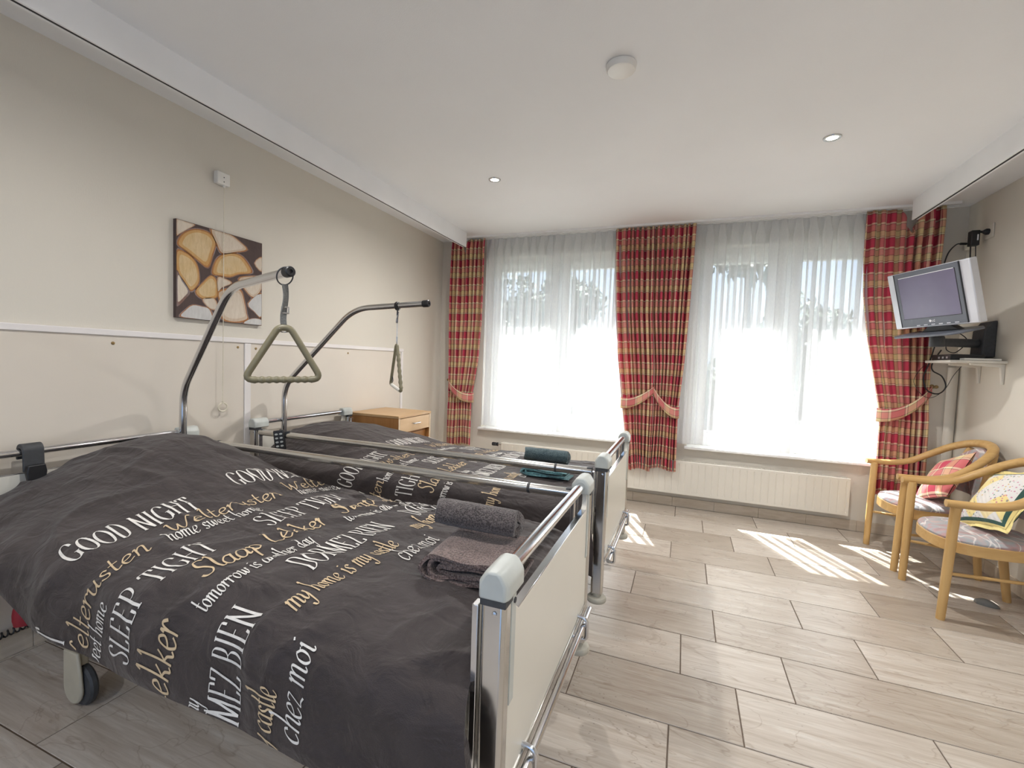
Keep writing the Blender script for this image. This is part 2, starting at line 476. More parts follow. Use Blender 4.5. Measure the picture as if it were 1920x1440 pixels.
# floor: slab of grout with separate tiles laid in running rows
def make_floor():
    b = MB()
    b.box((XL - 0.2, YN - 0.2, -0.12), (XR + 0.2, YF + 0.25, -0.0025), 1)
    S = 0.295; y0 = 14.549 * S
    known = {0: [-0.06, 2.02, 4.07], 1: [0.65, 2.71], 2: [-0.78, 1.28, 4.06], 3: [-0.10, 1.96], 4: [0.62, 3.40], 5: [-0.74, 2.03, 4.10], 6: [0.66, 2.73],
             7: [0.15, 1.54], 8: [-1.22, 0.84, 2.92], 9: [0.03, 2.81], 10: [-0.9, 1.2], 11: [-6.23, -3.45, -1.4, 0.6]}
    rnd = random.Random(3)
    lens = [2.07, 2.78, 1.39, 2.07, 2.78]
    g = 0.0021
    for k in range(0, 21):
        js = list(known.get(k, [rnd.uniform(-1, 1)]))
        while js[0] * S > XL: js.insert(0, js[0] - rnd.choice(lens))
        while js[-1] * S < XR: js.append(js[-1] + rnd.choice(lens))
        ya, yb = y0 - (k + 1) * S + g, y0 - k * S - g
        for a, c in zip(js[:-1], js[1:]):
            x0, x1 = max(a * S, XL) + g, min(c * S, XR) - g
            if x1 - x0 < 0.01: continue
            e = 0.0012
            vs = [(x0, ya, -0.002), (x1, ya, -0.002), (x1, yb, -0.002), (x0, yb, -0.002), (x0 + e, ya + e, 0), (x1 - e, ya + e, 0), (x1 - e, yb - e, 0), (x0 + e, yb - e, 0)]
            b.add(vs, [(4, 5, 6, 7), (0, 1, 5, 4), (1, 2, 6, 5), (2, 3, 7, 6), (3, 0, 4, 7)], 0)
    o = b.build('floor', ['tile', 'grout'], origin=(0, 0, 0), angle=10)
    struct(o)
make_floor()
slab('ceiling', (XL - 0.2, YN - 0.2, ZC), (XR + 0.2, YF + 0.30, ZC + 0.15), 'ceiling')
slab('wall_left', (XL - 0.2, YN - 0.2, -0.0), (XL, YF + 0.3, ZC), 'wall')
slab('wall_right', (XR, YN - 0.2, -0.0), (XR + 0.2, YF + 0.3, ZC), 'wall')

# window wall with two openings
W1 = (-1.965, -0.435); W2 = (0.045, 1.435); WZ = (0.555, 2.30); WT = 0.30
def far_wall():
    b = MB()
    y0, y1 = YF, YF + WT
    xs = [XL, W1[0], W1[1], W2[0], W2[1], XR]
    b.box((XL, y0, 0), (XR, y1, WZ[0])); b.box((XL, y0, WZ[1]), (XR, y1, ZC))
    for a, c in ((XL, W1[0]), (W1[1], W2[0]), (W2[1], XR)):
        b.box((a, y0, WZ[0]), (c, y1, WZ[1]))
    struct(b.build('wall_far', 'wall', origin=(0, YF, 0)))
far_wall()
# wall behind the camera, with an unseen opening added to let in sky fill
def near_wall():
    b = MB(); y0, y1 = YN - 0.2, YN
    ox0, ox1, oz = -1.7, 1.3, 2.25
    b.box((XL, y0, 0), (ox0, y1, ZC)); b.box((ox1, y0, 0), (XR, y1, ZC)); b.box((ox0, y0, oz), (ox1, y1, ZC))
    struct(b.build('wall_near', 'wall', origin=(0, YN, 0)))
near_wall()

# skirting tiles (one mesh per wall)
def skirting(name, lo, hi, along):
    b = MB(); a = lo[along]; rnd = random.Random(5)
    while a < hi[along] - 0.01:
        e = min(a + 0.345, hi[along]); l = list(lo); h = list(hi); l[along] = a + 0.0008; h[along] = e - 0.0008
        b.box(l, h); a = e
    struct(b.build(name, 'skirt', bevel=0.001, bseg=1))
skirting('baseboard_far', (XL + 0.011, YF - 0.010, 0), (XR - 0.011, YF, 0.085), 0)
skirting('baseboard_left', (XL, YN, 0), (XL + 0.010, YF, 0.085), 1)
skirting('baseboard_right', (XR - 0.010, YN, 0), (XR, YF, 0.085), 1)

# windows
def window(n, x0, x1):
    y = YF + 0.115; z0, z1 = WZ; fw = 0.065; fd = 0.07
    xm = (x0 + x1) / 2
    b = MB()
    def pr(xa, za, xb, zb, ya, yb): b.box((xa, ya, za), (xb, yb, zb))
    pr(x0, z0, x0 + fw, z1, y, y + fd); pr(x1 - fw, z0, x1, z1, y, y + fd)
    pr(x0 + fw, z1 - fw, x1 - fw, z1, y, y + fd); pr(x0 + fw, z0, x1 - fw, z0 + fw, y, y + fd)
    pr(xm - 0.035, z0 + fw, xm + 0.035, z1 - fw, y, y + fd)
    fr = struct(b.build('window_%d' % n, 'upvc', bevel=0.004))
    for s, (a, c) in enumerate(((x0 + fw - 0.012, xm - 0.023), (xm + 0.023, x1 - fw + 0.012))):
        sb = MB(); sw = 0.078; ys, ye = y - 0.018, y + 0.045; za, zb = z0 + fw - 0.012, z1 - fw + 0.012
        for lo, hi in (((a, ys, za), (a + sw, ye, zb)), ((c - sw, ys, za), (c, ye, zb)), ((a + sw, ys, za), (c - sw, ye, za + sw)), ((a + sw, ys, zb - sw), (c - sw, ye, zb))):
            sb.box(lo, hi)
        so = sb.build('window_sash', 'upvc', fr, bevel=0.004)
        MB().box((a + sw - 0.005, y + 0.008, za + sw - 0.005), (c - sw + 0.005, y + 0.020, zb - sw + 0.005)).build('glass', 'glass', so)
        h = MB(); hx = (c - 0.035) if s == 0 else (a + 0.035); hz = 1.32
        h.box((hx - 0.014, ys - 0.010, hz - 0.035), (hx + 0.014, ys, hz + 0.035)); h.cyl((hx, ys - 0.010, hz), (hx, ys - 0.035, hz), 0.008, 10)
        h.box((hx - 0.009, ys - 0.045, hz - 0.115), (hx + 0.009, ys - 0.031, hz + 0.012)); h.build('window_handle', 'upvc', so, bevel=0.003)
    sl = MB(); e = 0.001
    sl.prism([(x0 - 0.02, YF - 0.055), (x1 + 0.02, YF - 0.055), (x1 + 0.02, YF - e), (x1 - e, YF - e), (x1 - e, y), (x0 + e, y), (x0 + e, YF - e), (x0 - 0.02, YF - e)], (0, 0, z0 - 0.022), (1, 0, 0), (0, 1, 0), (0, 0, 0.0225))
    sl.build('window_sill', 'sill', fr, bevel=0.005)
window(1, *W1); window(2, *W2)

# eaves outside that shade the upper half of the windows, and the garden ground
struct(MB().box((-4.5, YF + WT, 2.62), (3.8, 4.905, 2.80)).build('trim_8', 'beam'))
struct(MB().box((-40, YF + WT, -0.3), (40, 60, -0.12)).build('ground', plain('garden_ground', (0.085, 0.092, 0.075, 1), 0.9, nscale=3, namt=0.05)))

# long shallow beams below the ceiling, each with a track slot along the underside
def beam(n, xf, sgn, y1):
    z0, z1 = 2.35, ZC
    b = MB(); t = 0.034
    xa, xb = (xf - t, xf) if sgn < 0 else (xf, xf + t)
    f, k = (xb, xa)
    b.box((xa, YN, z0 + 0.012), (xb, y1, z1), 0)
    b.box((xa, YN, z0), (xa + 0.010, y1, z0 + 0.012), 0); b.box((xb - 0.010, YN, z0), (xb, y1, z0 + 0.012), 0)
    b.box((xa + 0.0101, YN, z0 + 0.0012), (xb - 0.0101, y1, z0 + 0.0119), 1)
    struct(b.build('trim_%d' % n, ['beam', 'groove']))
beam(1, -2.062, -1, 4.03); beam(2, 1.446, 1, 4.05)

# wall protection panel with white strips on the head wall
def wall_panel():
    zt = 1.302
    b = MB(); pt = 0.006
    b.box((XL, YN, 0.09), (XL + pt, 1.965, zt), 0); b.box((XL, 2.010, 0.09), (XL + pt, 3.565, zt), 0)
    for (y, z) in ((0.235, 1.262), (1.30, 1.268), (1.925, 1.275), (2.045, 1.272), (2.86, 1.268)):
        b.lathe([(0.0075, 0), (0.0075, 0.002), (0.003, 0.0035)], (XL + pt, y, z), (1, 0, 0), 10, 1)
    struct(b.build('trim_3', ['panel', 'gold']))
    struct(MB().box((XL, YN, zt), (XL + 0.014, 3.60, zt + 0.028)).build('trim_4', 'strip', bevel=0.003))
    struct(MB().box((XL, 1.967, 0.09), (XL + 0.012, 2.008, zt - 0.001)).build('trim_5', 'strip', bevel=0.002))
    struct(MB().box((XL, 3.567, 0.09), (XL + 0.012, 3.598, zt - 0.001)).build('trim_6', 'strip', bevel=0.002))
wall_panel()
# boxed pipe in the right corner
struct(MB().cyl((XR - 0.032, YF - 0.034, 0.0), (XR - 0.032, YF - 0.034, 1.318), 0.030, 24).build('trim_7', 'wall'))

# ------------------------------------------------------------------ daylight
wd = bpy.data.worlds.new('world'); SC.world = wd; wd.use_nodes = True
nt = wd.node_tree; nt.nodes.clear()
o = nt.nodes.new('ShaderNodeOutputWorld'); bg = nt.nodes.new('ShaderNodeBackground')
sky = nt.nodes.new('ShaderNodeTexSky'); sky.sky_type = 'NISHITA'; sky.sun_disc = False
sky.sun_elevation = math.radians(54); sky.sun_rotation = math.radians(0)
sky.air_density = 1.0; sky.dust_density = 3.0
mixw = nt.nodes.new('ShaderNodeMix'); mixw.data_type = 'RGBA'; mixw.inputs[0].default_value = 0.55
mixw.inputs[7].default_value = (0.42, 0.63, 1.0, 1)
mul = nt.nodes.new('ShaderNodeMix'); mul.data_type = 'RGBA'; mul.blend_type = 'MULTIPLY'; mul.inputs[0].default_value = 1; mul.inputs[7].default_value = (SKYK, SKYK, SKYK, 1) if 'SKYK' in globals() else (0.22, 0.22, 0.22, 1)
nt.links.new(sky.outputs[0], mul.inputs[6]); nt.links.new(mul.outputs[2], mixw.inputs[6])
nt.links.new(mixw.outputs[2], bg.inputs[0]); bg.inputs[1].default_value = 0.42
nt.links.new(bg.outputs[0], o.inputs[0])
sd = bpy.data.lights.new('sun', 'SUN'); sd.energy = 13.0; sd.angle = math.radians(0.6); sd.color = (1.0, 0.985, 0.96)
so = bpy.data.objects.new('sun', sd); COL.objects.link(so)
so.rotation_euler = Vector((0.43, -0.89, -1.42)).to_track_quat('-Z', 'Y').to_euler()
so.location = (-3, 8, 9)

# ------------------------------------------------------------------ ceiling fittings
M['lamp'] = NT('lamp_glow')
_t = M['lamp']; _e = _t.n('ShaderNodeEmission'); _e.inputs[0].default_value = (1.0, 0.84, 0.66, 1); _e.inputs[1].default_value = 6.0
M['lamp'] = _t.done(_e.outputs[0])
def spot(x, y, w):
    ld = bpy.data.lights.new('spot', 'SPOT'); ld.energy = w; ld.color = (1.0, 0.985, 0.965)
    ld.spot_size = math.radians(172); ld.spot_blend = 1.0; ld.shadow_soft_size = 0.03
    lo = bpy.data.objects.new('spot', ld); COL.objects.link(lo); lo.location = (x, y, ZC - 0.012)
def downlight(x, y, label):
    r = thing('recessed_ceiling_light', label, 'ceiling light', (x, y, ZC - 0.006), 'recessed ceiling spotlights')
    MB().lathe([(0.027, 0.004), (0.030, 0.0), (0.040, 0.0), (0.0425, 0.0035), (0.0425, 0.0058)], (x, y, ZC - 0.006), (0, 0, 1), 32).build('trim_ring', 'alu', r)
    MB().lathe([(0.0265, 0.0), (0.0265, 0.003)], (x, y, ZC - 0.0034), (0, 0, 1), 28).build('lamp', 'lamp', r)
    spot(x, y, 26.0)
    return r
for x_, y_ in ((-1.285, 0.90), (0.663, 0.90), (-1.285, -1.05), (0.663, -1.05)): spot(x_, y_, 15.0)   # unseen fill lamps added above and behind the viewer, no fittings
downlight(-1.285, 2.905, 'small round recessed spotlight in the ceiling near the left beam')
downlight(0.663, 2.881, 'small round recessed spotlight in the ceiling toward the right beam')
dx, dy = -0.310, 1.958
det = MB().lathe([(0.058, 0.026), (0.062, 0.024), (0.062, 0.020), (0.060, 0.008), (0.055, 0.001), (0.050, 0.0)], (dx, dy, ZC - 0.026), (0, 0, 1), 40).build('ceiling_cover_plate', 'white_plastic')
tag(det, 'round white blank cover plate in the middle of the ceiling', 'ceiling plate')
# ================================================================== hospital beds
XFOOT, XHEAD = -0.318, -2.405
def bed(yn, yf, label, pole_base, pole_ang):
    yc = (yn + yf) / 2
    R = thing('hospital_bed', label, 'hospital bed', ((XFOOT + XHEAD) / 2, yc, 0), 'two adjustable hospital beds')
    # posts with caps
    def post(x, y, name):
        b = MB(); w, d = 0.026, 0.020          # half width in x, half depth in y
        c = 0.008
        poly = [(-w + c, -d), (w - c, -d), (w, -d + c), (w, d - c), (w - c, d), (-w + c, d), (-w, d - c), (-w, -d + c)]
        b.prism(poly, (x, y, 0.235), (1, 0, 0), (0, 1, 0), (0, 0, 0.565), 0)
        b.box((x - w - 0.001, y - d - 0.001, 0.782), (x + w + 0.001, y + d + 0.001, 0.798), 1)
        po = b.build(name, ['alu', 'rubber'], R, bevel=0.002)
        s = -1 if y < yc else 1
        g = MB()                               # guide channel for the side rail
        xi = x - 0.040 if x > -1 else x + 0.040
        g.box((xi - 0.007, y - 0.013, 0.345), (xi + 0.007, y + 0.013, 0.775), 0)
        g.build('guide_channel', 'chrome', po, bevel=0.002)
        sc = MB(); sc.lathe([(0.005, 0), (0.005, 0.002), (0.002, 0.003)], (x + 0.004, y + s * (d + 0.0005), 0.770), (0, s, 0), 12)
        sc.build('screw', 'chrome', po)
        return po
    def bumper(x, y, po):
        MB().cyl((x, y, 0.222), (x, y, 0.236), 0.020, 20).build('collar', 'bumper', po)
        MB().lathe([(0.030, 0), (0.041, 0.003), (0.043, 0.008), (0.043, 0.016), (0.039, 0.022), (0.018, 0.026)], (x, y, 0.196), (0, 0, 1), 28).build('bumper_wheel', 'bumper', po)
    def cap(x, y, ydir, po, ln=0.098):
        # D-shaped end cap: chamfered profile in the x-z plane, long axis along the foot tube
        w, zb, zt = 0.0325, 0.797, 0.852
        prof = [(-w, zb), (w, zb), (w, zt - 0.024), (w - 0.012, zt - 0.006), (0.012, zt), (-0.012, zt), (-w + 0.012, zt - 0.006), (-w, zt - 0.024)]
        b = MB(); y0 = y - ydir * 0.026
        n = len(prof)
        def ring(yy, k, dz=0):
            return [(x + a * k, yy, zb + (c - zb) * (0.9 + 0.1 * k) + dz) for a, c in prof]
        rings = [ring(y0, 0.80), ring(y0 + ydir * 0.012, 0.97), ring(y0 + ydir * 0.024, 1.0), ring(y0 + ydir * (ln - 0.008), 1.0), ring(y0 + ydir * ln, 0.9)]
        vs = [p for r in rings for p in r]; fs = []
        for i in range(4):
            for k in range(n):
                k2 = (k + 1) % n
                fs.append((i * n + k, i * n + k2, (i + 1) * n + k2, (i + 1) * n + k))
        fs.append(tuple(range(n))[::-1]); fs.append(tuple(4 * n + k for k in range(n)))
        b.add(vs, fs)
        b.build('end_cap', 'cap', po, bevel=0.004, bseg=2)
    for x, nm in ((XFOOT, 'foot_post'), (XHEAD, 'head_post')):
        for y, dr in ((yn, 1), (yf, -1)):
            po = post(x, y, nm); bumper(x, y, po); cap(x, y, dr, po)
    # end boards
    def board(x, name, th, out):
        zt, zb, zu, e = 0.742, 0.385, 0.800, 0.055
        ya, yb = yn + 0.021, yf - 0.021
        poly = [(ya, zb), (yb, zb), (yb, zu)]
        for k in range(7):
            a = PI / 2 * k / 6
            poly.append((yb - e + 0.022 * math.sin(a) - 0.0 - 0.0, zt + 0.048 - 0.048 * math.sin(a) if False else zt + 0.048 * (1 - k / 6)))
        poly = [(ya, zb), (yb, zb), (yb, zu), (yb - 0.030, zu), (yb - 0.030, zt + 0.030), (yb - 0.036, zt + 0.012), (yb - 0.050, zt), (ya + 0.050, zt), (ya + 0.036, zt + 0.012), (ya + 0.030, zt + 0.030), (ya + 0.030, zu), (ya, zu)]
        bo = MB().prism(poly, (x - th / 2, 0, 0), (0, 1, 0), (0, 0, 1), (th, 0, 0)).build(name, 'bedpanel', R, bevel=0.003)
        MB().box((x - th / 2 - 0.001, ya + 0.048, zt - 0.001), (x + th / 2 + 0.001, yb - 0.048, zt + 0.0025)).build('edge_strip', 'chrome', bo, bevel=0.002)
        b = MB()
        b.box((x - th / 2 - 0.004, ya, zb - 0.020), (x + th / 2 + 0.005, yb, zb + 0.004)); b.build('bottom_channel', 'alu', bo, bevel=0.002)
        return bo
    fb = board(XFOOT + 0.012, 'footboard', 0.018, 1); board(XHEAD - 0.010, 'headboard', 0.018, -1)
    # corner trim on the footboard beside the near post
    for y in (yn + 0.034, yf - 0.034):
        MB().box((XFOOT + 0.0205, y - 0.012, 0.565), (XFOOT + 0.0245, y + 0.012, 0.80)).build('corner_trim', 'cap', fb, bevel=0.001)
    MB().lathe([(0.006, 0), (0.006, 0.002), (0.002, 0.003)], (XFOOT + 0.0245, yn + 0.036, 0.775), (1, 0, 0), 12).build('screw', 'rubber', fb)
    # tubes across both ends
    MB().cyl((XFOOT, yn + 0.05, 0.822), (XFOOT, yf - 0.05, 0.822), 0.0165, 24).build('foot_tube', 'chrome', R)
    MB().cyl((XHEAD, yn + 0.05, 0.826), (XHEAD, yf - 0.05, 0.826), 0.0145, 24).build('head_tube', 'chrome', R)
    # kick tube carried by two hoops below the footboard
    xk = XFOOT + 0.040; zk = 0.372
    kt = MB().cyl((xk, yn + 0.03, zk), (xk, yf - 0.02, zk), 0.010, 16).build('kick_tube', 'chrome', R)
    for y in (yn + 0.13, yf - 0.13):
        hoop = rounded([(XFOOT + 0.018, y, 0.40), (xk + 0.014, y, 0.395), (xk + 0.014, y, 0.325), (xk - 0.010, y, 0.325), (xk - 0.03, y, 0.345)], 0.022, 6)
        MB().tube(hoop, 0.0065, 10).build('tube_bracket', 'chrome', kt)
    # side rails
    def rail(y, z, xa, xb, name):
        ro = MB().tube([(xa, y, z), (xb, y, z)], 0.0185, 20).build(name, 'rail', R)
        for x in (xb - 0.165, xa + 0.165):
            MB().tube([(x - 0.005, y, z), (x + 0.005, y, z)], 0.0198, 20).build('rail_ring', 'rubber', ro)
        for x in (xa + 0.01, xb - 0.01):
            MB().box((x - 0.012, y - 0.012, z - 0.02), (x + 0.012, y + 0.012, z + 0.02)).build('rail_slider', 'rubber', ro, bevel=0.003)
    rail(RAILY[0] if yc < 1.8 else yn, 0.772, XHEAD + 0.045, XFOOT - 0.045, 'side_rail') if yc > 1.8 else None
    if yc < 1.8: rail(yf, 0.775, XHEAD + 0.045, XFOOT - 0.045, 'side_rail')
    ylow = yn if yc > 1.8 else yf
    rail(ylow, 0.580, XHEAD + 0.045, XFOOT - 0.045, 'lower_side_rail')
    # undercarriage with castors
    b = MB()
    for y in (yn + 0.10, yf - 0.10):
        b.box((XHEAD + 0.06, y - 0.02, 0.40), (XFOOT - 0.06, y + 0.02, 0.45))
    for x in (XHEAD + 0.10, -1.36, XFOOT - 0.12):
        b.box((x - 0.02, yn + 0.08, 0.401), (x + 0.02, yf - 0.08, 0.449))
    b.box((-2.05, yc - 0.20, 0.19), (-0.68, yc - 0.16, 0.24)); b.box((-2.05, yc + 0.16, 0.19), (-0.68, yc + 0.20, 0.24))
    for x in (-1.93, -0.72):
        b.box((x - 0.025, yn + 0.10, 0.188), (x + 0.025, yf - 0.10, 0.238))
    for x in (-1.70, -0.95):
        b.tube([(x, yc - 0.18, 0.23), (x + 0.12, yc - 0.18, 0.41)], 0.018, 8); b.tube([(x, yc + 0.18, 0.23), (x + 0.12, yc + 0.18, 0.41)], 0.018, 8)
    b.build('undercarriage', 'steel_paint', R, bevel=0.004)
    for x in (-1.93, -0.72):
        for y, sd in ((yn + 0.115, -1), (yf - 0.115, 1)):
            k = MB()
            k.lathe([(0.045, -0.015), (0.066, -0.013), (0.072, -0.006), (0.072, 0.006), (0.066, 0.013), (0.045, 0.015)], (x + 0.02, y, 0.072), (0, 1, 0), 32, 0)
            w = k.build('castor', 'rubber', R)
            # drop-shaped side shield and stem
            sh = MB(); pts = []
            for a in range(0, 181, 15):
                pts.append((0.052 * math.cos(math.radians(180 + a)), 0.058 * math.sin(math.radians(180 + a))))
            pts += [(0.045, 0.05), (0.030, 0.125), (-0.050, 0.125)]
            sh.prism(pts, (x + 0.012, y + sd * 0.017, 0.072), (1, 0, 0), (0, 0, 1), (0, sd * 0.012, 0))
            sh.build('castor_shield', 'caster', w, bevel=0.005)
            MB().cyl((x + 0.012, y, 0.13), (x + 0.012, y, 0.20), 0.018, 14).build('castor_stem', 'caster', w)
    # lifting pole
    bx, by = pole_base; ca, sa = math.cos(pole_ang), math.sin(pole_ang)
    def pp(d, z): return (bx + ca * d, by + sa * d, z)
    path = rounded([pp(0, 0.42), pp(0, 1.045), pp(0.535, 1.526), pp(1.035, 1.550)], [0.09, 0.11], 8)
    po = MB().tube(path, 0.0165, 18).build('lifting_pole', 'chrome', R)
    e0, e1 = Vector(path[-1]), (Vector(path[-1]) - Vector(path[-2])).normalized()
    MB().lathe([(0.0185, -0.028), (0.0195, -0.025), (0.0195, 0.006), (0.016, 0.010), (0.007, 0.010), (0.006, 0.004)], e0, e1, 20).build('pole_end_cap', 'black', po)
    MB().box((bx - 0.03, by - 0.03, 0.40), (bx + 0.03, by + 0.03, 0.47)).build('pole_socket', 'steel_paint', po, bevel=0.004)
    return R, path
RAILY = (1.99,)
bedA, pathA = bed(0.795, 1.612, 'hospital bed nearest the viewer with grey brown towels at its foot', (-2.375, 1.552), -math.radians(15.3))
bedB, pathB = bed(1.992, 2.795, 'hospital bed between the other bed and the windows with teal towels', (-2.375, 2.175), 0.0)

# ------------------------------------------------------------------ trapeze grips
def rot_z(v, a): return Vector((v[0] * math.cos(a) - v[1] * math.sin(a), v[0] * math.sin(a) + v[1] * math.cos(a), v[2]))
def grip(name, c, axis, zt, zb, half, r, roll=0.0, notch=True):
    """triangular grip: c=(x,y) centre, axis = horizontal unit dir of the grip bar"""
    A = Vector((axis[0], axis[1], 0)).normalized(); n = Vector((-A.y, A.x, 0))
    def P(a, z):
        a2, z2 = a, z
        dz = z2 - zt
        return Vector((c[0], c[1], zt)) + A * (a2 * math.cos(roll) - dz * math.sin(roll)) + Vector((0, 0, 1)) * (a2 * math.sin(roll) + dz * math.cos(roll))
    return A, P
def trapeze_near():
    e = Vector(pathA[-1]); d = (Vector(pathA[-1]) - Vector(pathA[-3])).normalized()
    h = e - d * 0.034
    R = thing('trapeze_handle', 'olive triangular trapeze grip hanging on a webbing strap from the nearer pole', 'trapeze handle', (h.x, h.y, 1.138), 'trapeze grips on the lifting poles')
    view = Vector((h.x, h.y, 0)).normalized()
    A = Vector((-view.y, view.x, 0)) * -1
    if A.x < 0: A = -A
    up = Vector((0, 0, 1))
    # wire ring around the pole
    ring = []
    for k in range(28):
        a = 2 * PI * k / 28
        side = d.cross(up).normalized()
        ring.append(h + side * math.cos(a) * 0.030 + up * (math.sin(a) * 0.031 - 0.012) + d * 0.012 * math.sin(a))
    MB().tube(ring, 0.0026, 8, closed=True).build('hanging_ring', 'rubber', R)
    zr = h.z - 0.042
    zt, zb = 1.345, 1.150
    def Q(a, z, o=0.0): return Vector((h.x, h.y, 0)) + A * a + up * z + view * o
    # webbing strap: doubled band twisting on its way down
    b = MB(); G = []
    for i in range(25):
        t = i / 24; z = zr + (zt - 0.012 - zr) * t
        tw = 0.35 + 1.2 * math.sin(t * 5.0) * (0.35 if t < 0.5 else 0.7)
        w = 0.0105; cx = 0.004 * math.sin(t * 6.5)
        dv = A * math.cos(tw) + view * math.sin(tw); nv = A * -math.sin(tw) + view * math.cos(tw)
        o = Q(cx, z)
        G.append([o - dv * w + nv * 0.003, o + dv * w + nv * 0.003, o + dv * w - nv * 0.003, o - dv * w - nv * 0.003, o - dv * w + nv * 0.003])
    b.grid(G); st = b.build('webbing_strap', 'webbing', R)
    zbk = zr - 0.085
    k = MB(); k.obox(Q(0.002, zbk), (0.026, 0.009, 0.006), (A, view, up)); k.obox(Q(0.002, zbk - 0.022), (0.026, 0.009, 0.006), (A, view, up))
    k.obox(Q(-0.010, zbk - 0.011), (0.004, 0.009, 0.026), (A, view, up)); k.obox(Q(0.014, zbk - 0.011), (0.004, 0.009, 0.026), (A, view, up))
    k.build('buckle', 'chrome', st, bevel=0.001)
    # grip triangle
    base = [(-0.020, zt), (0.020, zt), (0.132, zb + 0.003), (-0.132, zb - 0.003)]
    pts = [Q(a, z) for a, z in base]
    P4 = [pts[0], pts[1], pts[2], pts[3], pts[0]]
    loop = []
    m = len(pts)
    for i in range(m):
        a = pts[i - 1] - pts[i]; c = pts[(i + 1) % m] - pts[i]
        r = (0.018, 0.018, 0.038, 0.038)[i]
        s_ = pts[i] + a.normalized() * r; e_ = pts[i] + c.normalized() * r
        for q in range(7):
            t = q / 6; loop.append((1 - t) ** 2 * s_ + 2 * t * (1 - t) * pts[i] + t * t * e_)
        if i == 2:   # finger grooves along the bar
            nxt = pts[3] + (pts[2] - pts[3]).normalized() * 0.038
            for q in range(1, 36): loop.append(e_.lerp(nxt, q / 36))
    rs = []
    nb = 0
    for p in loop:
        a = (p - Q(0, 0)).dot(A); low = p.z < zb + 0.012
        rr = 0.0122
        if low and abs(a) < 0.095: rr = 0.0118 + 0.0018 * math.cos(a * 2 * PI / 0.024)
        rs.append(rr)
    MB().tube(loop, rs, 14, closed=True).build('grip', 'olive', R)
    w = smooth_path([Q(-0.016, zt - 0.004, -0.012), Q(-0.014, zt - 0.014, 0.0), Q(0.0, zt - 0.016, 0.012), Q(0.018, zt - 0.013, 0.0)], 5)
    MB().tube(w, 0.0022, 8).build('wire_loop', 'chrome', R)
trapeze_near()
def trapeze_far():
    e = Vector(pathB[-1]); h = Vector((-1.535, 2.175, 1.541))
    R = thing('trapeze_handle', 'small trapeze grip seen edge-on, hanging by a wire from the pole nearer the windows', 'trapeze handle', (h.x, h.y, 1.08), 'trapeze grips on the lifting poles')
    up = Vector((0, 0, 1))
    t = math.radians(50); A = Vector((math.sin(t), -math.cos(t), 0))
    def Q(a, z): return Vector((h.x, h.y, 0)) + A * a + up * z
    ring = [h + Vector((0, math.cos(2 * PI * k / 20) * 0.021, math.sin(2 * PI * k / 20) * 0.021 - 0.003)) for k in range(20)]
    MB().tube(ring, 0.009, 8, closed=True, flat=(1.0, 0.5)).build('pole_clamp', 'black', R)
    c1 = [Q(0.009 * math.cos(2 * PI * k / 20), 1.485 + 0.042 * math.sin(2 * PI * k / 20)) for k in range(20)]
    MB().tube(c1, 0.0025, 8, closed=True).build('snap_hook', 'rubber', R)
    c2 = [Q(0.0, 0) + Vector((0.007 * math.cos(2 * PI * k / 20), 0.007 * math.sin(2 * PI * k / 20), 1.475 + 0.03 * math.sin(2 * PI * k / 20 + 0.5))) for k in range(20)]
    w = MB(); w.tube(c2, 0.002, 8, closed=True); w.tube([Q(0, 1.448), Q(0.003, 1.358)], 0.0018, 8); w.tube([Q(0.003, 1.362), Q(-0.012, 1.315)], 0.0022, 8); w.tube([Q(0.003, 1.362), Q(0.012, 1.312)], 0.0022, 8)
    w.tube([Q(0.001, 1.365), Q(0.002, 1.340)], 0.004, 8)
    w.build('hanging_wire', 'chrome', R)
    zt, zn, zf = 1.318, 1.062, 1.090
    pts = [Q(-0.012, zt), Q(0.012, zt), Q(0.118, zn), Q(-0.118, zf)]
    loop = []; bar = []
    for i in range(4):
        a = pts[i - 1] - pts[i]; c = pts[(i + 1) % 4] - pts[i]; r = (0.01, 0.01, 0.022, 0.022)[i]
        s_ = pts[i] + a.normalized() * r; e_ = pts[i] + c.normalized() * r
        for q in range(7):
            k = q / 6; loop.append((1 - k) ** 2 * s_ + 2 * k * (1 - k) * pts[i] + k * k * e_)
    MB().tube(loop, 0.0085, 12, closed=True).build('grip', 'olive', R)
    gp = [pts[1].lerp(pts[2], k / 40) for k in range(8, 38)]
    MB().tube(gp, [0.0100 + 0.0014 * math.cos(k * 1.3) for k in range(30)], 12).build('grip_sleeve', 'olive', R)
    MB().tube([pts[3].lerp(pts[2], 0.12), pts[3].lerp(pts[2], 0.88)], 0.0092, 12).build('grip_bar', 'white_plastic', R)
    hk = [Q(-0.095, 1.108), Q(-0.075, 1.140), Q(-0.060, 1.112), Q(-0.085, 1.100)]
    MB().tube(rounded(hk, 0.008, 4), 0.002, 8).build('grip_hook', 'rubber', R)
trapeze_far()

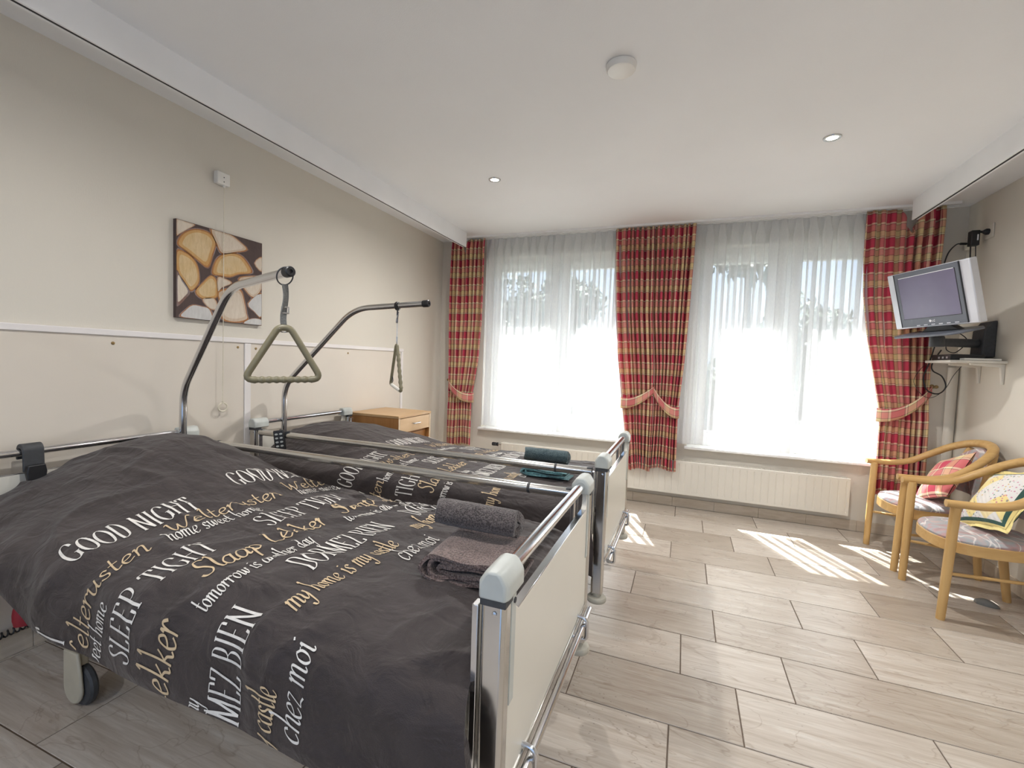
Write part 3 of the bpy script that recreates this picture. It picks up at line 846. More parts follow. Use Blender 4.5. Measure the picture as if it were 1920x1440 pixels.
# ------------------------------------------------------------------ small things on the beds
def clip_holder():
    x, y, z = XHEAD, 0.985, 0.826
    b = MB(); prof = []
    # hook profile in x-z wrapped over the tube, extruded along y
    for k in range(13):
        a = PI * (1 - k / 12); prof.append((0.026 * math.cos(a) + 0.002, 0.030 * math.sin(a) + 0.004))
    outer = prof + [(0.030, -0.050), (0.030, -0.075)]
    inner = [(0.020, -0.075), (0.020, -0.045)] + [(0.0165 * math.cos(PI * k / 10) + 0.001, 0.0165 * math.sin(PI * k / 10)) for k in range(0, 11)] + [(-0.016, -0.03), (-0.026, -0.03)]
    b.prism(outer + inner, (x, y - 0.032, z), (1, 0, 0), (0, 0, 1), (0, 0.064, 0))
    o = b.build('tube_clip', 'rubber', bevel=0.003)
    tag(o, 'dark grey plastic clip hooked over the chrome head tube of the nearer bed', 'clip')
    pk = MB(); pk.prism([(-0.026, 0.0), (0.026, 0.0), (0.031, -0.030), (0.026, -0.062), (0.014, -0.074), (-0.014, -0.074), (-0.026, -0.062), (-0.031, -0.03)], (x + 0.031, y, z - 0.048), (0, 1, 0), (0, 0, 1), (0.020, 0, 0))
    o2 = pk.build('clip_holder', 'black', bevel=0.004); o2.parent = o; o2.location = Vector(o2.location) - o.location
clip_holder()
def remote():
    x, y = -2.175, 1.963
    R = thing('bed_remote_control', 'black hand control with rows of buttons hung on the side rail of the far bed', 'remote control', (x, y, 0.690))
    T = Matrix.Translation((x, y, 0.745)) @ Matrix.Rotation(math.radians(-10), 4, 'Y') @ Matrix.Rotation(math.radians(34), 4, 'Z')
    b = MB(); b.box((-0.029, -0.011, -0.058), (0.029, 0.011, 0.058), 0, lambda p: T @ Vector(p)); b.build('case', 'black', R, bevel=0.006, bseg=3)
    for r in range(4):
        for c in range(2):
            q = MB(); cx, cz = -0.012 + 0.024 * c, 0.036 - 0.023 * r
            q.prism([(0.0085 * math.cos(2 * PI * k / 12), 0.0055 * math.sin(2 * PI * k / 12)) for k in range(12)], T @ Vector((cx, -0.0105, cz)), T.to_3x3() @ Vector((1, 0, 0)), T.to_3x3() @ Vector((0, 0, 1)), T.to_3x3() @ Vector((0, -0.003, 0)))
            q.build('button', 'cap', R)
    h = MB(); h.tube(rounded([T @ Vector((0, 0.011, 0.05)), T @ Vector((0, 0.058, 0.062)), T @ Vector((0, 0.062, 0.010))], 0.02, 5), 0.006, 8); h.build('hook', 'black', R)
    MB().box((-0.029 + 0.062, -0.014, 0.012), (0.060, 0.012, 0.046), 0, lambda p: T @ Vector(p)).build('connector', 'black', R, bevel=0.004)
remote()
w = smooth_path([(-2.335, 1.585, 0.70), (-2.325, 1.580, 0.775), (-2.30, 1.577, 0.800), (-2.265, 1.582, 0.800), (-2.225, 1.590, 0.770), (-2.21, 1.585, 0.70)], 8)
tag(MB().tube(w, 0.0035, 8).build('cable', 'white_plastic'), 'thin white cable looped over the head end of the nearer bed', 'cable')
# ================================================================== mattresses and duvets
for k, (ya, yb) in enumerate(((0.835, 1.575), (2.035, 2.755))):
    ob = MB().box((-2.375, ya, 0.452), (-0.355, yb, 0.585)).build('mattress', 'mattress', bevel=0.03, bseg=4)
    tag(ob, ('pale mattress under the duvet of the bed nearest the viewer', 'pale mattress under the duvet of the bed nearer the windows')[k], 'mattress', 'mattresses')

NU, NS = 190, 170
def duvet_grid(yo, crest_y, crest_z, hem, seed, hem_far, KW=1.0):
    """surface points [u][s]: u from head to foot, s from the near hem over the top to the far hem"""
    G = np.zeros((NU, NS, 3))
    us = np.linspace(-2.372, -0.368, NU)
    for i, u in enumerate(us):
        tfoot = (u + 2.372) / 2.004
        zh = interp(u, *hem); zf = interp(u, *hem_far)
        bump = interp(u, [-2.372, -2.25, -2.08, -1.92, -1.76, -1.60, -1.42, -1.2], [0.90, 1.0, 0.97, 0.82, 0.56, 0.28, 0.07, 0.0])
        puff = 0.020 * math.sin(PI * min(1, max(0, tfoot))) ** 0.5
        ys = [0.700, 0.703, 0.712, 0.735, 0.785, 0.86, 0.98, 1.12, 1.27, 1.42, 1.53, 1.60, 1.640, 1.662, 1.668, 1.668]
        zb = [zh, zh + (0.56 - zh) * 0.5, 0.565, 0.612, 0.640, 0.652, 0.655, 0.655, 0.655, 0.652, 0.645, 0.632, 0.612, 0.560, (0.56 + zf) / 2, zf]
        if zh > 0.5:
            zb[1] = (zh + 0.60) / 2; zb[2] = max(zb[2], zb[1] + 0.01)
        cs = []
        for y, z in zip(ys, zb):
            add = 0.0
            if 0.71 < y < 1.665:
                add = max(0.0, float(np.interp(y, crest_y, crest_z)) - z) * bump
                add += puff * math.sin(PI * (y - 0.71) / 0.955)
            cs.append((y + yo, z + add))
        # smooth the cross-section and resample evenly by arc length
        P = smooth_path([(a, c, 0) for a, c in cs], 8)
        Q = np.array([(p.x, p.y) for p in P]); d = np.r_[0, np.cumsum(np.hypot(*np.diff(Q, axis=0).T))]
        t = np.linspace(0, d[-1], NS)
        G[i, :, 0] = u; G[i, :, 1] = np.interp(t, d, Q[:, 0]); G[i, :, 2] = np.interp(t, d, Q[:, 1])
    # foot end: tuck the last part down behind the footboard, spill the near corner outwards
    for i in range(NU):
        f = max(0.0, (us[i] + 0.47) / 0.10)
        G[i, :, 2] -= 0.018 * f * f
        g = max(0.0, (us[i] + 0.75) / 0.38)
        for j in range(NS):
            hang = max(0.0, 1 - (j / (NS - 1)) / 0.24)
            G[i, j, 0] += 0.042 * g * g * min(1, hang * 1.6)
    def normals(G):
        du = np.gradient(G, axis=0); dv = np.gradient(G, axis=1)
        n = np.cross(du, dv); n /= np.linalg.norm(n, axis=2, keepdims=True) + 1e-9
        return n
    n = normals(G)
    W = np.zeros((NU, NS))
    for i in range(NU):
        for j in range(NS):
            x, y, z = G[i, j]
            s = j / (NS - 1)
            edge = min(1.0, s / 0.04 + 0.35) * 1.0
            p = Vector((x + seed, (y - yo) + z * 0.6, seed * 0.3))
            a = noise.noise(p * 3.1) * 0.010
            # long soft creases fanning from the foot corner and across the top
            q = Vector((x * 2.2 + (y - yo) * 1.5 + seed, (y - yo) * 5.5 - x * 3.8, z * 2.0 + seed))
            r1 = 1 - abs(noise.noise(q)) * 2.2
            q2 = Vector((x * 7.0 - (y - yo) * 3.0 + seed * 2, (y - yo) * 12.0 + x * 4.0, z * 5.0))
            r2 = 1 - abs(noise.noise(q2)) * 2.2
            a += (0.014 * max(0, r1) ** 3 + 0.0032 * max(0, r2) ** 2) * KW
            # vertical drape folds on the hanging sides
            hang = max(0.0, 1 - s / 0.20)
            a += hang * 0.011 * math.sin(x * 15 + 1.4 * math.sin(x * 6 + seed) + (z - 0.4) * 4)
            W[i, j] = a * edge
    up = 1.0 if n[NU // 2, NS // 2, 2] > 0 else -1.0
    G = G + n * up * W[..., None]
    nn = normals(G) * up
    return G, nn

# --- lettering printed on the cloth: broad-pen letter strokes, drawn as ribbons that follow the cloth
def _ell(cx, cy, rx, ry, a0=90, a1=450, n=20):
    return [(cx + rx * math.cos(math.radians(a0 + (a1 - a0) * k / n)), cy + ry * math.sin(math.radians(a0 + (a1 - a0) * k / n))) for k in range(n + 1)]
CAPS = {   # width, [(smooth?, points)], serif list (x, y, half width)
 'G': (.66, [(1, [(.57, .80), (.50, .95), (.33, 1.0), (.15, .88), (.06, .5), (.15, .12), (.33, 0), (.49, .05), (.57, .20)]), (0, [(.57, .08), (.57, .42)])], [(.56, .42, .11)]),
 'O': (.70, [(0, _ell(.35, .5, .29, .5))], []),
 'D': (.66, [(0, [(.13, 0), (.13, 1)]), (1, [(.05, 1), (.28, 1.0), (.50, .84), (.58, .5), (.50, .16), (.28, 0), (.05, 0)])], []),
 'N': (.72, [(0, [(.13, 0), (.13, 1)]), (0, [(.10, 1), (.60, 0)]), (0, [(.60, 0), (.60, 1)])], [(.13, 0, .10), (.09, 1, .07), (.60, 1, .10)]),
 'I': (.30, [(0, [(.15, 0), (.15, 1)])], [(.15, 0, .11), (.15, 1, .11)]),
 'H': (.70, [(0, [(.13, 0), (.13, 1)]), (0, [(.57, 0), (.57, 1)]), (0, [(.13, .52), (.57, .52)])], [(.13, 0, .10), (.13, 1, .10), (.57, 0, .10), (.57, 1, .10)]),
 'T': (.62, [(0, [(.31, 0), (.31, 1)]), (0, [(.03, .84), (.06, 1), (.56, 1), (.59, .84)])], [(.31, 0, .11)]),
 'S': (.52, [(1, [(.44, .80), (.39, .95), (.26, 1.0), (.11, .92), (.08, .74), (.20, .58), (.34, .46), (.45, .30), (.42, .08), (.26, 0), (.11, .05), (.06, .22)])], []),
 'L': (.54, [(0, [(.13, 1), (.13, 0)]), (0, [(.05, 0), (.46, 0), (.50, .17)])], [(.13, 1, .11)]),
 'E': (.56, [(0, [(.13, 0), (.13, 1)]), (0, [(.05, 1), (.45, 1), (.48, .85)]), (0, [(.13, .52), (.38, .52)]), (0, [(.05, 0), (.47, 0), (.51, .16)])], [(.38, .52, .015)]),
 'P': (.56, [(0, [(.13, 0), (.13, 1)]), (1, [(.05, 1), (.28, 1), (.46, .90), (.49, .74), (.42, .56), (.28, .48), (.13, .48)])], [(.13, 0, .11)]),
 'R': (.62, [(0, [(.13, 0), (.13, 1)]), (1, [(.05, 1), (.28, 1), (.46, .90), (.49, .74), (.42, .56), (.28, .50), (.13, .50)]), (0, [(.28, .50), (.55, 0)])], [(.13, 0, .10), (.55, 0, .07)]),
 'M': (.86, [(0, [(.12, 0), (.14, 1)]), (0, [(.14, 1), (.43, .05)]), (0, [(.43, .05), (.71, 1)]), (0, [(.71, 1), (.74, 0)])], [(.12, 0, .09), (.10, 1, .07), (.76, 1, .07), (.74, 0, .09)]),
 'B': (.60, [(0, [(.13, 0), (.13, 1)]), (1, [(.05, 1), (.28, 1), (.44, .90), (.44, .64), (.28, .53), (.13, .53)]), (1, [(.28, .53), (.48, .44), (.52, .25), (.44, .06), (.28, 0), (.05, 0)])], []),
 'Z': (.58, [(0, [(.07, .84), (.09, 1), (.52, 1)]), (0, [(.50, 1), (.06, 0)]), (0, [(.05, 0), (.50, 0), (.54, .17)])], []),
}
LOW = {    # written with a slanted pen, x-height .46
 'a': (.46, [(1, [(.38, .42), (.22, .46), (.07, .30), (.08, .06), (.20, 0), (.34, .14), (.38, .42)]), (1, [(.39, .46), (.36, .12), (.40, .01), (.48, .06)])]),
 'b': (.44, [(1, [(.10, 1.0), (.08, .3), (.12, .02), (.26, 0), (.40, .16), (.38, .40), (.25, .46), (.12, .34)])]),
 'c': (.40, [(1, [(.36, .36), (.28, .46), (.13, .40), (.06, .20), (.13, .02), (.25, 0), (.38, .10)])]),
 'd': (.46, [(1, [(.36, .40), (.22, .46), (.07, .30), (.08, .06), (.20, 0), (.34, .14)]), (1, [(.40, 1.0), (.37, .5), (.36, .10), (.41, .01), (.48, .06)])]),
 'e': (.42, [(1, [(.06, .20), (.22, .24), (.36, .34), (.30, .46), (.16, .42), (.06, .22), (.12, .02), (.24, 0), (.40, .12)])]),
 'h': (.48, [(1, [(.03, .88), (.12, 1.0), (.12, .6), (.09, 0)]), (1, [(.10, .26), (.22, .44), (.36, .44), (.37, .24), (.36, .06), (.42, .0), (.49, .06)])]),
 'i': (.22, [(1, [(.04, .38), (.10, .46), (.10, .2), (.10, .04), (.16, 0), (.23, .07)]), (0, [(.10, .66), (.13, .62)])]),
 'k': (.46, [(1, [(.03, .88), (.12, 1.0), (.12, .6), (.09, 0)]), (1, [(.38, .46), (.26, .34), (.12, .22)]), (1, [(.13, .23), (.28, .16), (.36, .0), (.48, .06)])]),
 'l': (.22, [(1, [(.03, .90), (.11, 1.0), (.10, .5), (.10, .05), (.16, 0), (.23, .07)])]),
 'm': (.70, [(1, [(.02, .38), (.09, .46), (.09, .2), (.07, 0)]), (1, [(.09, .26), (.19, .44), (.30, .44), (.31, .2), (.30, 0)]), (1, [(.31, .26), (.42, .44), (.54, .44), (.55, .2), (.55, .04), (.61, 0), (.69, .07)])]),
 'n': (.48, [(1, [(.02, .38), (.09, .46), (.09, .2), (.07, 0)]), (1, [(.09, .26), (.20, .44), (.33, .44), (.34, .2), (.34, .04), (.40, 0), (.48, .07)])]),
 'o': (.44, [(1, [(.22, .46), (.08, .34), (.07, .12), (.20, 0), (.34, .12), (.36, .34), (.22, .46), (.32, .40), (.44, .42)])]),
 'p': (.46, [(1, [(.03, .38), (.10, .46), (.10, .1), (.07, -.36)]), (1, [(.10, .30), (.22, .45), (.37, .38), (.38, .14), (.26, 0), (.11, .06)])]),
 'r': (.36, [(1, [(.02, .38), (.09, .46), (.09, .2), (.07, 0)]), (1, [(.09, .22), (.18, .42), (.28, .45), (.36, .36)])]),
 's': (.36, [(1, [(.30, .38), (.20, .46), (.09, .38), (.14, .26), (.28, .18), (.28, .04), (.16, 0), (.04, .07)])]),
 't': (.32, [(1, [(.14, .78), (.12, .3), (.13, .04), (.20, 0), (.32, .10)]), (0, [(.01, .46), (.30, .48)])]),
 'u': (.48, [(1, [(.02, .38), (.09, .46), (.08, .14), (.16, 0), (.27, .08), (.35, .24)]), (1, [(.37, .46), (.35, .12), (.40, .0), (.48, .06)])]),
 'w': (.66, [(1, [(.02, .40), (.10, .46), (.13, .06), (.20, 0), (.30, .16), (.34, .42)]), (1, [(.34, .42), (.36, .06), (.43, 0), (.55, .18), (.58, .46), (.66, .40)])]),
 'y': (.46, [(1, [(.02, .38), (.09, .46), (.08, .16), (.16, .02), (.27, .10), (.35, .26)]), (1, [(.38, .46), (.35, .06), (.26, -.30), (.12, -.34), (.06, -.22)])]),
 'z': (.40, [(1, [(.05, .38), (.14, .45), (.34, .43)]), (0, [(.34, .43), (.06, .02)]), (1, [(.06, .02), (.22, .04), (.36, .0), (.40, -.02)])]),
 'W': (.86, [(1, [(.02, .74), (.12, .80), (.16, .30), (.20, .02), (.32, .24), (.42, .60)]), (1, [(.42, .60), (.44, .2), (.50, .02), (.66, .3), (.80, .72), (.90, .66)])]),
 'S': (.50, [(1, [(.46, .84), (.36, .96), (.18, .88), (.16, .66), (.32, .48), (.40, .24), (.28, .02), (.10, .02), (.02, .16)])]),
 'L': (.56, [(1, [(.16, .80), (.24, .92), (.24, .6), (.16, .1), (.10, .02), (.28, .06), (.44, .0), (.56, .10)])]),
}
def text_strokes(s, style):
    """list of polylines with half widths in em units, plus total width"""
    out = []; x = 0.0
    font = CAPS if style == 'caps' else LOW
    for ch in s:
        if ch == ' ':
            x += 0.34 if style == 'caps' else 0.30; continue
        g = font[ch]
        for sm, pts in g[1]:
            p = [Vector((a, b, 0)) for a, b in pts]
            p = smooth_path(p, 6) if sm else [p[i].lerp(p[i + 1], k / 5) for i in range(len(p) - 1) for k in range(5)] + [p[-1]]
            res = []
            for i, q in enumerate(p):
                d = (p[min(i + 1, len(p) - 1)] - p[max(i - 1, 0)])
                d = d.normalized() if d.length > 1e-6 else Vector((1, 0, 0))
                nib = Vector((1, 0, 0)) if style == 'caps' else Vector((math.cos(0.6), math.sin(0.6), 0))
                wmax, wmin = (0.031, 0.012) if style == 'caps' else ((0.030, 0.012) if style == 'script' else (0.034, 0.021))
                w = max(wmin, abs(d.x * nib.y - d.y * nib.x) * wmax)
                sl = 0 if style == 'caps' else 0.18 * q.y
                res.append((q.x + x + sl, q.y, d.x, d.y, w))
            out.append(res)
        if style == 'caps':
            for sx, sy, hw in g[2]:
                out.append([(sx + x - hw + 2 * hw * k / 3, sy, 1, 0, 0.013) for k in range(4)])
        x += g[0] + (0.05 if style == 'caps' else 0.0)
    return out, x
def surf_at(G, N, a, s):
    fi = min(max(a, 0), NU - 1.001); fj = min(max(s, 0), NS - 1.001)
    i, j = int(fi), int(fj); t, r = fi - i, fj - j
    f = lambda A: (A[i, j] * (1 - t) * (1 - r) + A[i + 1, j] * t * (1 - r) + A[i, j + 1] * (1 - t) * r + A[i + 1, j + 1] * t * r)
    n = f(N)
    return Vector(f(G) + n / np.linalg.norm(n) * 0.0026)
def u_idx(u): return (u + 2.372) / 2.004 * (NS * 0 + NU - 1)
def put_text(b, G, N, s, style, u0, s0, u1, s1, h, m, clip=(0.4, NS - 1.4)):
    """baseline from (u0, s0) to (u1, s1): u in metres, s as grid index; h letter height in metres; letter tops point to the head end"""
    strokes, wtot = text_strokes(s, style)
    su = (NU - 1) / 2.004
    ds = np.linalg.norm(G[NU // 2, NS // 2 + 1] - G[NU // 2, NS // 2])     # metres per s step
    for st in strokes:
        L = []; Rr = []
        for (x, y, dx, dy, w) in st:
            t = x / wtot
            bu = u0 + (u1 - u0) * t; bs = s0 + (s1 - s0) * t
            kx = (s1 - s0) * ds / wtot       # metres per em along the baseline
            # ribbon half width is measured in metres so that stems stay even
            tx, ty = dx * kx, dy * h
            ln = math.hypot(tx, ty) + 1e-9
            nx, ny = -ty / ln, tx / ln
            wm = w * h
            for sg, arr in ((1, L), (-1, Rr)):
                ss = bs + sg * nx * wm / ds
                uu = bu - y * h - sg * ny * wm
                arr.append((uu, ss))
        vs = []; ok = []
        for (a, c) in zip(L, Rr):
            for (uu, ss) in (a, c):
                ok.append(clip[0] <= ss <= clip[1])
                vs.append(surf_at(G, N, (uu + 2.372) * su, ss))
        fs = [(2 * k, 2 * k + 1, 2 * k + 3, 2 * k + 2) for k in range(len(L) - 1) if ok[2 * k] and ok[2 * k + 1] and ok[2 * k + 2] and ok[2 * k + 3]]
        if fs: b.add(vs, fs, m)
def build_duvet(G, N, texts, label):
    b = MB()
    b.grid([[tuple(G[i, j]) for j in range(NS)] for i in range(NU)])
    I = G - N * 0.022
    # inner face and rim give the cloth a quilted thickness
    st = 5
    ii = list(range(0, NU, st)) + ([NU - 1] if (NU - 1) % st else []); jj = list(range(0, NS, st)) + ([NS - 1] if (NS - 1) % st else [])
    b.grid([[tuple(I[i, j]) for j in jj] for i in ii])
    for (r, fixed) in (('j', 0), ('j', NS - 1)):
        b.grid([[tuple(G[i, fixed]), tuple(G[i, fixed] * 0.5 + I[i, fixed] * 0.5 - np.array([0, 0, 0.008])), tuple(I[i, fixed])] for i in range(NU)])
    for fixed in (0, NU - 1):
        b.grid([[tuple(G[fixed, j]), tuple(I[fixed, j])] for j in range(NS)])
    for t in texts: put_text(b, G, N, *t)
    me = b.build('duvet', ['duvet', 'print_white', 'print_tan'], angle=60)
    return tag(me, label, 'duvet', 'charcoal duvets with printed lettering')
G1, N1 = duvet_grid(0.0, [0.70, 0.77, 0.80, 0.84, 0.93, 1.06, 1.20, 1.31, 1.41, 1.55, 1.62, 1.66],
                    [0.55, 0.610, 0.640, 0.672, 0.712, 0.762, 0.818, 0.846, 0.842, 0.780, 0.705, 0.64],
                    ([-2.372, -2.15, -1.90, -1.74, -1.53, -0.37], [0.60, 0.585, 0.515, 0.437, 0.420, 0.395]), 3.7, ([-2.37, -0.37], [0.47, 0.47]))
G2, N2 = duvet_grid(1.205, [0.70, 0.80, 0.87, 0.96, 1.08, 1.20, 1.40, 1.56, 1.64, 1.66],
                    [0.56, 0.62, 0.665, 0.722, 0.762, 0.780, 0.768, 0.730, 0.68, 0.63],
                    ([-2.372, -2.15, -1.6, -0.37], [0.50, 0.42, 0.36, 0.36]), 9.1, ([-2.37, -0.37], [0.45, 0.45]), 0.6)
# text, style, u0, s0, u1, s1, letter height, material (1 white, 2 tan)
TEXT1 = []
P_ = 67.5
for k in (-1, 0, 1):
    TEXT1 += [('GOOD NIGHT', 'caps', -1.590, 26.8 + k * P_, -1.545, 72.0 + k * P_, 0.112, 1),
              ('Welterusten', 'brush', -1.470, 53.0 + k * (58 if k > 0 else 60.5), -1.430, 103.4 + k * (58 if k > 0 else 60.5), 0.088, 2),
              ('home sweet home', 'script', -1.420, 49.0 + k * 65.5, -1.370, 86.2 + k * 65.5, 0.078, 1)]
for k in (0, 1, 2):
    TEXT1 += [('SLEEP TIGHT', 'caps', -1.245, 6.5 + k * 69.5, -1.245, 53.0 + k * 71.0, 0.096, 1)]
for k in (-1, 0, 1):
    TEXT1 += [('Slaap Lekker', 'brush', -1.135, 37.3 + k * P_, -1.100, 90.6 + k * P_, 0.105, 2),
              ('tomorrow is another day', 'script', -1.050, 28.3 + k * P_, -1.012, 70.8 + k * P_, 0.070, 1),
              ('DORMEZ BIEN', 'caps', -0.895, 53.2 + k * P_, -0.890, 101.2 + k * P_, 0.098, 1),
              ('my home is my castle', 'script', -0.815, 36.4 + k * P_, -0.780, 83.7 + k * P_, 0.086, 2),
              ('chez moi', 'script', -0.705, 74.0 + k * 69.0, -0.708, 98.6 + k * 69.0, 0.090, 1)]
TEXT2 = []
P_ = 56.0
for k in (-1, 0, 1, 2):
    TEXT2 += [('GOOD NIGHT', 'caps', -1.610, 23.0 + k * P_, -1.560, 61.0 + k * P_, 0.105, 1),
              ('Welterusten', 'brush', -1.470, 45.0 + k * P_, -1.420, 87.0 + k * P_, 0.085, 2),
              ('home sweet home', 'script', -1.400, 31.0 + k * P_, -1.360, 62.0 + k * P_, 0.075, 1),
              ('SLEEP TIGHT', 'caps', -1.250, 4.0 + k * P_, -1.235, 43.0 + k * P_, 0.093, 1),
              ('Slaap Lekker', 'brush', -1.130, 28.5 + k * P_, -1.095, 73.0 + k * P_, 0.10, 2),
              ('tomorrow is another day', 'script', -1.065, 20.5 + k * P_, -1.020, 56.5 + k * P_, 0.068, 1),
              ('DORMEZ BIEN', 'caps', -0.910, 40.5 + k * P_, -0.885, 80.0 + k * P_, 0.095, 1),
              ('my home is my castle', 'script', -0.800, 25.5 + k * P_, -0.770, 65.0 + k * P_, 0.083, 2),
              ('chez moi', 'script', -0.730, 60.0 + k * P_, -0.715, 79.0 + k * P_, 0.087, 1)]
duv1 = build_duvet(G1, N1, TEXT1, 'charcoal duvet with white and tan lettering on the bed nearest the viewer')
duv2 = build_duvet(G2, N2, TEXT2, 'charcoal duvet with lettering on the bed nearer the windows')
# ================================================================== towels
def towel_roll(name, ax0, ax1, rad, m, label, turns=3.2, squash=0.9):
    """rolled towel lying between two axis points (axis height = centre)"""
    a = Vector(ax0); c = Vector(ax1); d = (c - a).normalized(); up = Vector((0, 0, 1)); sd = d.cross(up).normalized()
    n = 100; L = 26; th = rad / turns * 0.80
    def spiral(off):
        pts = []
        for i in range(n + 1):
            t = i / n
            ang = t * turns * 2 * PI - 3.0
            r = 0.008 + (rad - 0.008 - th * 0.5) * t + off
            pts.append((r * math.cos(ang), r * math.sin(ang) * squash))
        return pts
    o = spiral(th * 0.5); i_ = spiral(-th * 0.5)
    loop = o + i_[::-1]
    G = []
    for k in range(L + 1):
        t = k / L; ctr = a.lerp(c, t)
        row = []
        wob = 1 + 0.030 * noise.noise(Vector((t * 4 + rad * 50, 1.3, 0)))
        e = 1.0 - 0.05 * (max(0, abs(t - 0.5) - 0.44) / 0.06)
        for (x, y) in loop + [loop[0]]:
            nz = 0.0025 * noise.noise(Vector((x * 60, y * 60, t * 9)))
            shift = d * (0.006 * math.sin(math.atan2(y, x) * 2 + 1) * (1 if k in (0, L) else 0))
            row.append(ctr + sd * (x * wob * e + nz) + up * (y * wob * e + nz) + shift)
        G.append(row)
    b = MB(); b.grid(G)
    m_ = len(loop) + 1
    for k, base in ((0, 0), (L, L * m_)):
        fs = []
        for q in range(n):
            fs.append((base + q, base + q + 1, base + len(loop) - 2 - q, base + len(loop) - 1 - q))
        bb = len(b.v)
        b.f += fs; b.m += [0] * len(fs)
    ob = b.build(name, m, angle=60)
    return tag(ob, label, 'towel')
def towel_fold(name, c, ang, ln, wd, T, nest, m, label, zb, th=0.0085, wav=0.004):
    """towel folded into nested U layers: the fold is at the -x end, the layer edges show along the long sides"""
    d = Vector((math.cos(ang), math.sin(ang), 0)); s = Vector((-math.sin(ang), math.cos(ang), 0)); up = Vector((0, 0, 1))
    C = Vector((c[0], c[1], zb)); b = MB(); K = 22
    for k in range(nest):
        h = T / 2 - th * 0.55 - k * (T / 2 - th) / max(1, nest - 0.35)
        xl = -ln / 2 + h * 1.25 + k * 0.024; xr = ln / 2 - 0.010 * ((k * 2) % 3)
        top = [(xr + (xl - xr) * q / 16, T / 2 + h) for q in range(17)]
        arc = [(xl - h * 1.25 * math.sin(PI * q / 12), T / 2 + h * math.cos(PI * q / 12)) for q in range(1, 12)]
        bot = [(xl + (xr + 0.012 - xl) * q / 16, T / 2 - h) for q in range(17)]
        P = [Vector((x, 0, z)) for x, z in top + arc + bot]
        hi, lo = [], []
        for i, p in enumerate(P):
            t = (P[min(i + 1, len(P) - 1)] - P[max(i - 1, 0)]).normalized(); nn = Vector((t.z, 0, -t.x))
            hi.append(p + nn * th / 2); lo.append(p - nn * th / 2)
        prof = hi + lo[::-1]; n = len(hi); G = []
        for j in range(K + 1):
            y = (j / K - 0.5) * wd * (1 - 0.02 * k); row = []
            e = 1.0 if j in (0, K) else 0.2
            for q, p in enumerate(prof + [prof[0]]):
                lay = p.z / T
                wz = 0.0035 * math.sin(p.x * 38 + lay * 5 + k * 2) * e + 0.004 * noise.noise(Vector((p.x * 11, y * 11, lay * 2 + k)))
                row.append(C + d * p.x + s * (y + wav * math.sin(p.x * 27 + lay * 4 + k) * e) + up * max(0.001, p.z + wz))
            G.append(row)
        o = len(b.v); b.grid(G); mm = len(prof) + 1
        for base in (o, o + K * mm):
            for q in range(n - 1):
                b.f.append((base + q, base + q + 1, base + 2 * n - 2 - q, base + 2 * n - 1 - q)); b.m.append(0)
    return tag(b.build(name, m, angle=60), label, 'towel')
towel_fold('folded_towel', (-0.510, 1.125, 0), math.radians(4), 0.245, 0.215, 0.068, 3, 'terry_brown', 'folded taupe brown towel lying on the nearer duvet beside the foot post', 0.668)
towel_roll('rolled_towel', (-0.672, 1.195, 0.788), (-0.420, 1.188, 0.788), 0.049, 'terry_grey', 'dark grey rolled towel lying on the folded brown towel')
towel_fold('folded_towel', (-0.640, 2.225, 0), math.radians(-2), 0.240, 0.105, 0.036, 2, 'terry_teal', 'folded teal towel on the duvet of the bed nearer the windows', 0.672, 0.008, 0.006)
towel_roll('rolled_towel', (-0.835, 2.46, 0.722), (-0.585, 2.46, 0.722), 0.047, 'terry_teal_dark', 'dark teal rolled towel on the duvet of the bed nearer the windows')
for o_ in bpy.data.objects:
    if o_.get('category') == 'towel': o_['group'] = 'towels laid on the beds'

# ================================================================== curtains
YC = YF - 0.125
def drape(xl, xr, top, bot, waves, amp, yc, seed, cloth_w, notch=None, nz=70, per=9, squeeze=None):
    """pleated sheet between the left and right edge curves xl(z), xr(z)"""
    nx = waves * per
    G = []; UV = []
    rnd = random.Random(seed)
    ph = [rnd.uniform(-1.4, 1.4) for _ in range(waves + 2)]; am = [rnd.uniform(0.5, 1.45) for _ in range(waves + 2)]
    for i in range(nz + 1):
        tz = i / nz; row = []; ur = []
        for j in range(nx + 1):
            t = j / nx
            zt = top - (notch(t) if notch else 0.0)
            z = bot + (zt - bot) * tz
            a, c = xl(z), xr(z)
            w = t * waves; k = int(min(w, waves - 1)); f = w - k
            A = amp * (am[k] * (1 - f) + am[k + 1] * f)
            q = squeeze(z) if squeeze else 1.0
            phase = 2 * PI * w + ph[k] * (1 - f) + ph[k + 1] * f + 0.5 * math.sin(z * 2.3 + seed)
            y = yc + A * q * math.sin(phase) + 0.006 * math.sin(z * 5 + t * 9 + seed)
            x = a + (c - a) * (t - 0.10 / waves * math.sin(2 * phase))
            zz = z - (0.010 * math.sin(phase) + 0.012 * math.sin(t * 5 + seed)) * (1 - tz) ** 3
            row.append((x, y, zz)); ur.append((t * cloth_w + seed * 0.13, z))
        G.append(row); UV.append(ur)
    return G, UV
